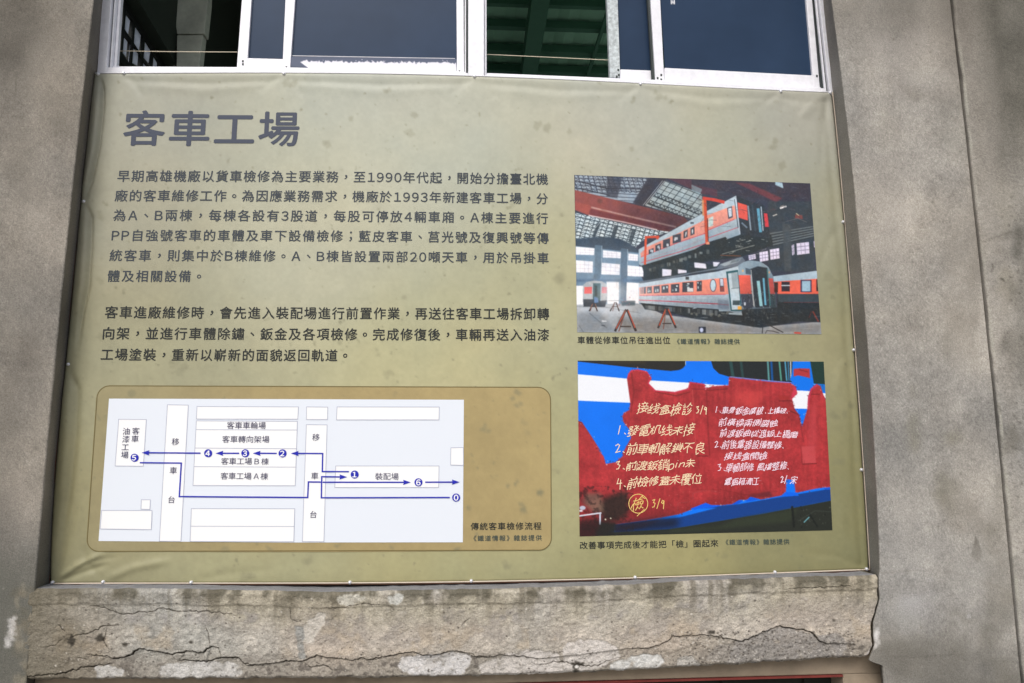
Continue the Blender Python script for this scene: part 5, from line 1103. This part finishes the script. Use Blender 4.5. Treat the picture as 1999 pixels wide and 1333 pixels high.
# ---- printed photograph: blue coach side with a red primer patch and handwriting
e7 = lambda *p: [(1110+x/6.6655, 690+y/6.665) for x, y in p]; g8 = lambda *p: [(1360+x/6.6655, 690+y/6.665) for x, y in p]
h1 = lambda *p: [(1110+x/6.0586, 870+y/6.059) for x, y in p]; k2 = lambda *p: [(1360+x/6.0586, 870+y/6.059) for x, y in p]
D = Canvas(1122, 698, 1632, 1052, 2, (0, 116, 244)); rp = np.random.default_rng(23)
D.a *= (1+.03*fbm(D.h, D.w, 80, 2, 92))[..., None]
D.poly(e7((118, 270), (300, 285), (760, 326), (1100, 352), (1600, 382), (1935, 408))+g8((420, 412), (1300, 480), (1470, 488), (1690, 520), (1690, 570), (1440, 720), (1270, 716))+e7((1900, 560), (800, 640), (118, 612)), (240, 243, 250))
D.poly(e7((118, 85), (1526, 85), (1524, 148), (1490, 190), (1440, 215), (1330, 228), (800, 180), (118, 104)), (40, 40, 38)); D.poly(e7((420, 92), (1000, 92), (1000, 130), (420, 120)), (64, 56, 40), .7, 2)
D.poly(g8((185, 90), (1250, 90), (1240, 372), (900, 352), (420, 302), (290, 262), (215, 190)), (34, 40, 42))
for q in [[(900, 915), (1400, 905), (1820, 880)], [(560, 985), (1000, 950), (1500, 945)]]: D.line([(1180+x/9.086, 770+y/9.086) for x, y in q], 1.8, (226, 140, 104), .75, .3)
D.line([(1180+x/9.086, 770+y/9.086) for x, y in [(650, 690), (1000, 660), (1600, 630)]], 1.4, (230, 160, 120), .7, .3)
for x0, x1, wd, k in [(440, 480, 6, (44, 78, 78)), (575, 605, 5, (42, 70, 70)), (925, 940, 3.4, (96, 160, 160)), (970, 985, 4, (16, 86, 160)), (1075, 1100, 3, (90, 170, 150)), (1150, 1172, 2.4, (90, 180, 220)), (1190, 1200, 2, (60, 140, 190)), (1222, 1226, 2.2, (220, 226, 232))]: D.line(g8((x0, 95), (x1, 350)), wd, k, .9, .4)
D.line(e7((1522, 92), (1522, 150)), 1, (226, 240, 250))
D.poly(g8((1250, 90), (1475, 90), (1524, 392), (1480, 470), (1310, 480), (1280, 400), (1215, 345), (1240, 250)), (0, 116, 236)); D.poly(g8((1475, 90), (1690, 90), (1690, 402), (1524, 392)), (30, 56, 50)); D.poly(g8((1524, 390), (1690, 402), (1690, 505), (1620, 485), (1610, 420), (1560, 398)), (8, 112, 206))
D.line(g8((430, 302), (900, 350), (1230, 380)), 1.3, (150, 150, 220))
# red primer
R0 = (168, 50, 54)
redp = e7((760, 330), (775, 265), (812, 218), (900, 205), (1020, 232), (1080, 318), (1042, 388), (1130, 478), (1380, 500), (1552, 455), (1578, 368), (1768, 396), (1782, 450))+g8((110, 456), (190, 430), (272, 420), (415, 415), (420, 310), (950, 366), (1220, 384), (1290, 430), (1310, 520), (1240, 590), (1275, 720), (1330, 790), (1372, 950), (1440, 720), (1450, 560), (1484, 458), (1560, 396), (1612, 422), (1650, 540), (1690, 610))+k2((1620, 0), (1620, 490), (1500, 492), (1400, 510), (1210, 550), (1170, 552), (1150, 400), (1058, 398), (1056, 540), (1000, 590), (760, 636), (640, 604), (590, 640), (500, 642), (420, 690), (290, 704), (170, 700), (110, 676), (10, 742))+h1((1620, 676), (1440, 760), (1300, 812), (900, 880), (540, 930), (420, 1080), (110, 1080), (110, 100))+e7((120, 878), (172, 890), (300, 1080), (430, 1290))+h1((330, 20), (415, 125), (440, 215), (560, 192), (650, 112))+e7((700, 1300), (812, 1100), (800, 1000), (742, 930), (710, 880), (700, 812), (722, 770), (792, 732), (802, 640))
D.poly(redp, R0, 1, .3)
rm = D.mask(redp, .3)[1]; rs = D.mask(redp, .3)[0]
t1 = fbm(D.h, D.w, 60, 4, 93); t2 = fbm(D.h, D.w, 9, 3, 94)
rf_ = np.zeros((D.h, D.w)); rf_[rs] = rm
t3 = np.repeat(fbm(4, D.w, 7, 3, 98)[:1], D.h, 0); D.a = D.a*(1+(rf_*(.15*t1+.12*t2+.06*t3+.04*np.random.default_rng(6).normal(size=(D.h, D.w))))[..., None])
def inred(fn):
    keep = D.a.copy(); fn(); D.a[:] = keep*(1-rf_[..., None])+D.a*rf_[..., None]
def detail():
    D.line(redp[:14], 5, (212, 52, 84), .75, .6); D.line(redp[14:22], 3, (208, 56, 76), .6, .6); D.line(g8((1290, 430), (1270, 530), (1240, 600)), 8, (206, 54, 84), .8, 1); D.line(g8((1440, 720), (1452, 560), (1484, 460), (1560, 400)), 6, (206, 54, 90), .8, .8)
    D.line(e7((820, 250), (850, 500), (810, 760)), 2.2, (116, 34, 36), .8, .8); D.line(e7((1130, 500), (1400, 550), (1580, 500)), 2, (112, 34, 36), .8, .6); D.line(e7((1600, 460), (1770, 466)), 1.6, (120, 30, 40), .8, .5)
    D.line(e7((1795, 480), (1810, 900), (1835, 1330)), 2.4, (120, 36, 38), .75, .8); D.line(g8((130, 480), (400, 460)), 2, (114, 32, 34), .8, .5); D.line(e7((1612, 470), (1640, 1010), (1660, 1200)), 1.2, (206, 88, 84), .7, .4)
    D.poly(g8((500, 480), (900, 500), (760, 720), (480, 640)), (214, 74, 72), .6, 6); D.poly(k2((300, 60), (900, 60), (800, 420), (300, 400)), (206, 66, 68), .45, 10)
    D.poly(k2((1240, 10), (1395, 5), (1412, 205), (1255, 215)), (200, 78, 82), .8, 1); D.line(k2((1250, 217), (1420, 210)), 1.8, (96, 26, 30), .8, .6); D.line(k2((1232, 10), (1246, 205)), 1.4, (120, 36, 42), .7, .6)
    D.poly(g8((1480, 720), (1560, 560), (1560, 1333), (1440, 1333)), (190, 70, 76), .6, 5); D.line(g8((1490, 530), (1600, 530)), 1.6, (98, 24, 30), .8, .5); D.line(g8((1310, 760), (1350, 900), (1390, 1150)), 1.6, (110, 34, 38), .7, .8)
    D.poly(g8((1060, 540), (1200, 560), (1220, 600), (1080, 600)), (160, 46, 44), .8, 1); D.line(g8((1070, 618), (1230, 612)), 1.6, (92, 28, 30), .8, .5); D.line(g8((1220, 750), (1320, 790)), 1.8, (84, 26, 28), .8, .5)
    D.line(h1((1515, 120), (1650, 122)), 2, (96, 28, 30), .8, .6); D.line(h1((1470, 640), (1470, 560), (1600, 530), (1757, 540)), 1, (150, 76, 76), .6, .4); D.line(h1((1290, 790), (1290, 680), (1440, 660)), 1, (150, 76, 76), .6, .4)
    D.poly(h1((150, 860), (400, 870), (380, 1080), (120, 1080)), (96, 40, 42), .8, 4)
    for k in range(90): x, y = rp.uniform(1210, 1610), rp.uniform(960, 1010); D.ell(x, y-(x-1210)*.06, rp.uniform(.5, 1.5), rp.uniform(.4, 1), (206, 120, 110) if k % 2 else (110, 36, 34), .6, .2)
    for k in range(160): D.ell(rp.uniform(1140, 1615), rp.uniform(730, 990), rp.uniform(.6, 2.4), rp.uniform(.5, 2), (140, 42, 44) if k % 2 else (200, 80, 78), .4, .5)
    D.line(k2((0, 520), (300, 520), (560, 580), (960, 540)), 1, (120, 34, 34), .6, .5); D.poly(k2((600, 590), (860, 540), (900, 600), (640, 610)), (104, 40, 52), .8, 1.5)
inred(detail)
for k in range(300):
    i_ = rp.integers(0, len(redp)-1); p_ = np.array(redp[i_])+(np.array(redp[i_+1])-np.array(redp[i_]))*rp.random(); D.ell(p_[0]+rp.normal()*2.2, p_[1]+rp.normal()*2.2, rp.uniform(.5, 1.8), rp.uniform(.5, 1.5), [(210, 70, 90), (96, 24, 30), (236, 214, 206), (150, 40, 46)][k % 4], .55, .2)
def runs():
    for k in range(140): x_, y_ = rp.uniform(1135, 1615), rp.uniform(730, 1000); D.line([(x_, y_), (x_+rp.normal()*.8, y_+rp.uniform(5, 34))], rp.uniform(.6, 2.2), (126, 34, 38) if k % 2 else (196, 72, 70), .3, .5)
    for k in range(120): x_, y_ = rp.uniform(1135, 1615), rp.uniform(730, 1000); D.ell(x_, y_, rp.uniform(2, 12), rp.uniform(1.5, 7), (140, 34, 40) if k % 2 else (188, 62, 60), .22, 1.5, rough=.5, rng=rp)
    D.poly(h1((110, 500), (700, 700), (1300, 740), (1757, 600))+k2((500, 560), (900, 520), (900, 700))+h1((1300, 900), (110, 1080)), (90, 26, 30), .38, 8)
inred(runs)
for q in [[(1398, 801), (1460, 803), (1492, 799)], [(1499, 800), (1542, 803)], [(1424, 826), (1470, 829), (1520, 824)], [(1412, 848), (1480, 851), (1560, 846)], [(1418, 868), (1500, 872)], [(1418, 892), (1470, 896), (1500, 893)], [(1410, 914), (1468, 911)], [(1420, 942), (1486, 938)]]: D.line(q, .9, (240, 190, 205), .55, .2)
D.poly(g8((1262, 200), (1330, 192), (1470, 195), (1476, 322), (1420, 305), (1320, 284), (1262, 300)), (176, 54, 60), 1, .3); D.line(g8((1330, 210), (1450, 240)), 1.4, (96, 30, 34), .8, .4)
D.poly(h1((540, 935), (900, 890), (1300, 850), (1757, 735))+k2((0, 742), (500, 690), (1000, 605), (1600, 505), (1600, 642), (800, 800), (0, 932))+h1((1200, 985), (560, 1030)), (14, 62, 136), 1, .5)
D.poly(h1((540, 935), (900, 890), (1300, 850), (1300, 960), (560, 1030)), (22, 27, 44), .95, 7)
D.poly(h1((110, 930), (420, 900), (560, 925), (900, 885), (1180, 840), (900, 960), (560, 1030), (420, 1090), (110, 1090)), (44, 24, 28), .5, 3)
D.poly(h1((110, 900), (330, 870), (560, 925), (420, 1100), (110, 1100)), (46, 24, 26), .72, 5)
D.poly(h1((1440, 745), (1620, 676), (1640, 710), (1480, 760)), (0, 92, 236)); D.poly(k2((10, 744), (110, 678), (170, 702), (290, 706), (200, 730)), (0, 92, 236)); D.poly(k2((420, 694), (500, 644), (545, 655), (480, 690)), (0, 84, 220)); D.poly(k2((580, 660), (636, 604), (750, 632), (640, 656)), (0, 88, 226)); D.poly(k2((990, 606), (1060, 545), (1180, 556), (1210, 590)), (0, 100, 236)); D.poly(k2((1500, 505), (1600, 488), (1600, 520), (1520, 520)), (10, 84, 210))
D.poly(h1((420, 1030), (560, 1022), (1200, 985))+k2((0, 932), (800, 800), (1620, 640), (1620, 1100))+h1((400, 1100)), (40, 44, 38), 1, .6)
D.poly(h1((1200, 990), (1757, 960))+k2((500, 860), (1200, 740), (1100, 900), (0, 1010))+h1((1200, 1030)), (52, 60, 44), .7, 3)
for k in range(40): D.ell(*k2((rp.uniform(1100, 1590), rp.uniform(720, 980)))[0], rp.uniform(.4, 1.6), rp.uniform(.4, 1.6), (92, 96, 88) if k % 2 else (18, 22, 20), .8, .3)
D.line(k2((1270, 905), (1330, 845)), 2, (110, 170, 180)); D.line(k2((1130, 720), (1150, 960)), 4, (22, 26, 24), .9, .6); D.line(k2((1330, 800), (1430, 960)), 3, (24, 28, 26), .9, .6); D.line(k2((1200, 890), (1400, 770), (1590, 780)), 1.4, (64, 70, 64), .8, .4)
D.poly(h1((380, 640), (480, 590), (680, 530), (720, 640), (700, 820), (560, 900), (420, 900), (360, 760)), (46, 36, 32), .92, 5); D.poly(h1((200, 560), (380, 570), (420, 780), (300, 800), (180, 680)), (128, 110, 92), .75, 4); D.poly(h1((120, 650), (360, 560), (380, 590), (200, 690)), (90, 60, 58), .6, 4)
_sm = fbm(D.h, D.w, 10, 3, 99); D.put(((slice(0, D.h), slice(0, D.w)), np.clip(np.where((np.mgrid[0:D.h, 0:D.w][0] > 500) & (np.mgrid[0:D.h, 0:D.w][1] < 230), _sm, 0)*1.2, 0, .55)), (34, 24, 24))
D.line(h1((125, 830), (340, 800), (385, 795)), 2.6, (216, 220, 232)); D.line(h1((372, 800), (372, 930)), 3, (196, 206, 224)); D.ell(*h1((165, 735))[0], 6, 4, (190, 206, 226), .9, .6); D.ell(*h1((145, 770))[0], 4, 2, (230, 236, 244), .9, .4); D.ell(*h1((436, 872))[0], 1.5, 1.5, (226, 224, 200)); D.ell(*h1((498, 858))[0], 1.4, 1.4, (216, 214, 190))
D.poly(h1((380, 900), (560, 920), (540, 1080), (300, 1080)), (34, 34, 32), .9, 3); D.line(h1((560, 925), (900, 880), (1280, 810)), 1, (150, 50, 50), .8, .3)
g2 = quad([(1127.7, 703.8), (1608, 705.8), (1625, 1035), (1131.5, 1047)], 480, 330)
pp = print_sheet(g2, D, 'printed photo of red primer with handwritten repair notes on a blue coach')
_sk = {}
def skeleton(ch, N=92):
    if ch in _sk: return _sk[ch]
    v, f, adv = glyph(ch, 0); g = np.zeros((N+8, N+8), bool)
    X, Y = np.meshgrid((np.arange(N+8)-4+.5)/N, (np.arange(N+8)-4+.5)/N-.12)
    for q in f:
        for k in range(1, len(q)-1):
            a0, b0, c0 = v[q[0]], v[q[k]], v[q[k+1]]
            d1 = (b0[0]-a0[0])*(Y-a0[1])-(b0[1]-a0[1])*(X-a0[0]); d2 = (c0[0]-b0[0])*(Y-b0[1])-(c0[1]-b0[1])*(X-b0[0]); d3 = (a0[0]-c0[0])*(Y-c0[1])-(a0[1]-c0[1])*(X-c0[0])
            g |= ((d1 >= 0) & (d2 >= 0) & (d3 >= 0)) | ((d1 <= 0) & (d2 <= 0) & (d3 <= 0))
    while True:                                       # thinning
        chg = False
        for step in (0, 1):
            p = [np.roll(np.roll(g, dy, 0), dx, 1) for dy, dx in ((1, 0), (1, -1), (0, -1), (-1, -1), (-1, 0), (-1, 1), (0, 1), (1, 1))]
            B = sum(q.astype(int) for q in p); A = sum((~p[k] & p[(k+1) % 8]).astype(int) for k in range(8))
            c1 = ~(p[0] & p[2] & p[4]) if step == 0 else ~(p[0] & p[2] & p[6]); c2 = ~(p[2] & p[4] & p[6]) if step == 0 else ~(p[0] & p[4] & p[6])
            kill = g & (B >= 2) & (B <= 6) & (A == 1) & c1 & c2
            if kill.any(): g = g & ~kill; chg = True
        if not chg: break
    ys, xs2 = np.nonzero(g); idx = {(y, x): i for i, (y, x) in enumerate(zip(ys, xs2))}; E_ = []
    for (y, x), i in idx.items():
        for dy, dx in ((0, 1), (1, 0), (1, 1), (1, -1)):
            j = idx.get((y+dy, x+dx))
            if j is None: continue
            if dy and dx and ((y, x+dx) in idx or (y+dy, x) in idx): continue
            E_.append((i, j))
    P_ = np.stack([(xs2-4+.5)/N, (ys-4+.5)/N-.12], 1); nb = [[] for _ in P_]
    for i, j in E_: nb[i].append(j); nb[j].append(i)
    for _ in range(7): P_ = np.array([P_[i]*.4+.6*P_[nb[i]].mean(0) if len(nb[i]) == 2 else P_[i] for i in range(len(P_))])
    _sk[ch] = (P_, E_); return _sk[ch]
def scrawl(mk, txt, x0, x1, ya, yb, em, wd, seed):
    rr = random.Random(seed); n_ = len(txt); wts = [1 if ord(q) > 255 else .5 for q in txt]; unit = (x1-x0)/sum(wts); xacc = x0; last = None
    for i, ch in enumerate(txt):
        pitch = unit*wts[i]; cx = xacc+pitch*.5; xacc += pitch; cy = ya+(yb-ya)*(i+.5)/n_+rr.uniform(-1, 1)*em*.07
        if ch == '.': strip(mk, [(cx-pitch*.3, cy+em*.3), (cx-pitch*.2, cy+em*.42)], wd, -.0018); continue
        P_, E_ = skeleton(ch); q = P_-np.array((glyph(ch, 0)[2]/2, .38)); hx = pitch*1.08*rr.uniform(.92, 1.06) if ord(ch) > 255 else unit*.95; hy = em*1.12*rr.uniform(.86, 1.18); f1, f2, f3 = [rr.uniform(0, 6.3) for _ in range(3)]
        ox = .035*np.sin(q[:, 1]*6+f1)+.018*np.sin(q[:, 0]*9+f2); oy = .04*np.sin(q[:, 0]*5+f3)
        X_ = cx+(q[:, 0]+ox)*hx+(q[:, 1])*em*.26; Y_ = cy-(q[:, 1]+oy)*hy-(q[:, 0])*em*.16
        if ch == 'p': Y_ += em*.12
        for i0, j0 in E_:
            a0 = np.array((X_[i0], Y_[i0])); b0 = np.array((X_[j0], Y_[j0])); d_ = b0-a0; L_ = np.hypot(*d_)
            if L_ < 1e-6: continue
            d_ /= L_; nn = np.array((-d_[1], d_[0]))*wd*.5*(.85+.3*rr.random()); e_ = d_*wd*.3
            mk.flat([a0+nn-e_, b0+nn+e_, b0-nn+e_, a0-nn-e_], -.0018-1e-5*(len(mk.f) % 17))
        if last is not None and rr.random() < .35: strip(mk, [last, (X_.min(), Y_[X_.argmin()])], wd*.6, -.0019)
        last = (X_.max(), Y_[X_.argmax()])
PEN = {'1': [[(.65, 0), (.3, 1)]], '2': [[(.1, .2), (.5, 0), (.8, .15), (.5, .6), (.1, 1), (.9, .85)]], '3': [[(.1, .1), (.7, 0), (.35, .4), (.8, .5), (.5, .95), (.1, 1)]],
       '4': [[(.35, 0), (.05, .65), (.95, .55)], [(.75, .2), (.6, 1.3)]], '9': [[(.8, .2), (.4, .1), (.15, .4), (.5, .55), (.8, .2), (.65, 1.2)]], '/': [[(.9, -.1), (.1, 1.15)]], '.': [[(.3, .9), (.5, 1.0)]]}
def pen(txt, x, y, w_, h_, ink, wd=1.5):
    mk = MB()
    for ch in txt:
        for st in PEN[ch]: strip(mk, [(x+px_*w_, y+py_*h_) for px_, py_ in st], wd, -.0019)
        x += w_*(1.15 if ch != '.' else .6)
    mk.build('handwriting_line', M[ink], pp, fix=False)
def hand(s, x0, x1, ya, yb, em, ink):
    if s[0] in '1234' and len(s) > 3: pen(s[:2], x0, ya-em*.45, em*.52, em*.8, ink, 1.5 if em > 16 else 1.2); x0 += em*1.05; s = s[2:]
    elif '/' in s: pen(s, x0, ya-em*.6, em*.5, em, ink, 1.4); return
    mk = MB(); scrawl(mk, s, x0-(0 if em > 16 else 1), x1, ya, yb, em, 1.4 if em > 16 else 1.15, len(s)*31+int(x0)); mk.build('handwriting_line', M[ink], pp, fix=False)
mb = MB()
for s, x0, x1, ya, yb, em in [('接线盒檢診', 1243.8, 1352.8, 796, 799, 21), ('3/9', 1359, 1376, 801, 803, 13), ('1.發電机线未接', 1204, 1357, 840, 839, 20), ('2.前車軔解鎖不良', 1201, 1377, 876, 874, 20.5), ('3.前渡鈑銷pin未', 1202.5, 1358, 909, 903, 19), ('4.前檢修蓋未覆位', 1204, 1371, 943, 933, 19.5)]: hand(s, x0, x1, ya, yb, em, 'chalk_cream')
hand('檢', 1234, 1259, 984, 984, 25, 'chalk_yellow'); hand('3/9', 1273, 1294, 984, 980, 15, 'chalk_yellow')
mb = MB()
t = np.linspace(-1.2, 5.0, 40); strip(mb, [(1246+18.5*math.cos(q), 983+18.5*math.sin(q)) for q in t], 1.3, -.0017); strip(mb, [(1258, 994), (1244, 1007)], 1.3, -.0017)
mb.build('handwritten_circle', M['chalk_yellow'], pp, fix=False)
for s, x0, x1, ya, yb, em in [('1.車身鈑金腐破', 1395, 1491, 800, 802, 14), ('.上橋破.', 1494, 1541, 801, 802, 11.5), ('前橫樑兩側腐蝕', 1404, 1519, 824, 826, 14.5), ('前渡鈑曲從渡鈑上橋磨', 1406, 1558, 845, 848, 14), ('2.前後電器設備整修.', 1395, 1534, 868, 868, 15), ('接线盒開檢', 1415, 1499, 891, 889, 15), ('3.車軔部修', 1401, 1472, 913, 911, 16), ('風擋整修.', 1479, 1544, 911, 909, 14), ('電瓶箱清工', 1415, 1483, 941, 939, 15), ('2/', 1524, 1536, 937, 936, 12), ('宋', 1544, 1557, 936, 936, 15)]: hand(s, x0, x1, ya, yb, em, 'chalk_pink')
bpy.data.objects.remove(_fo)
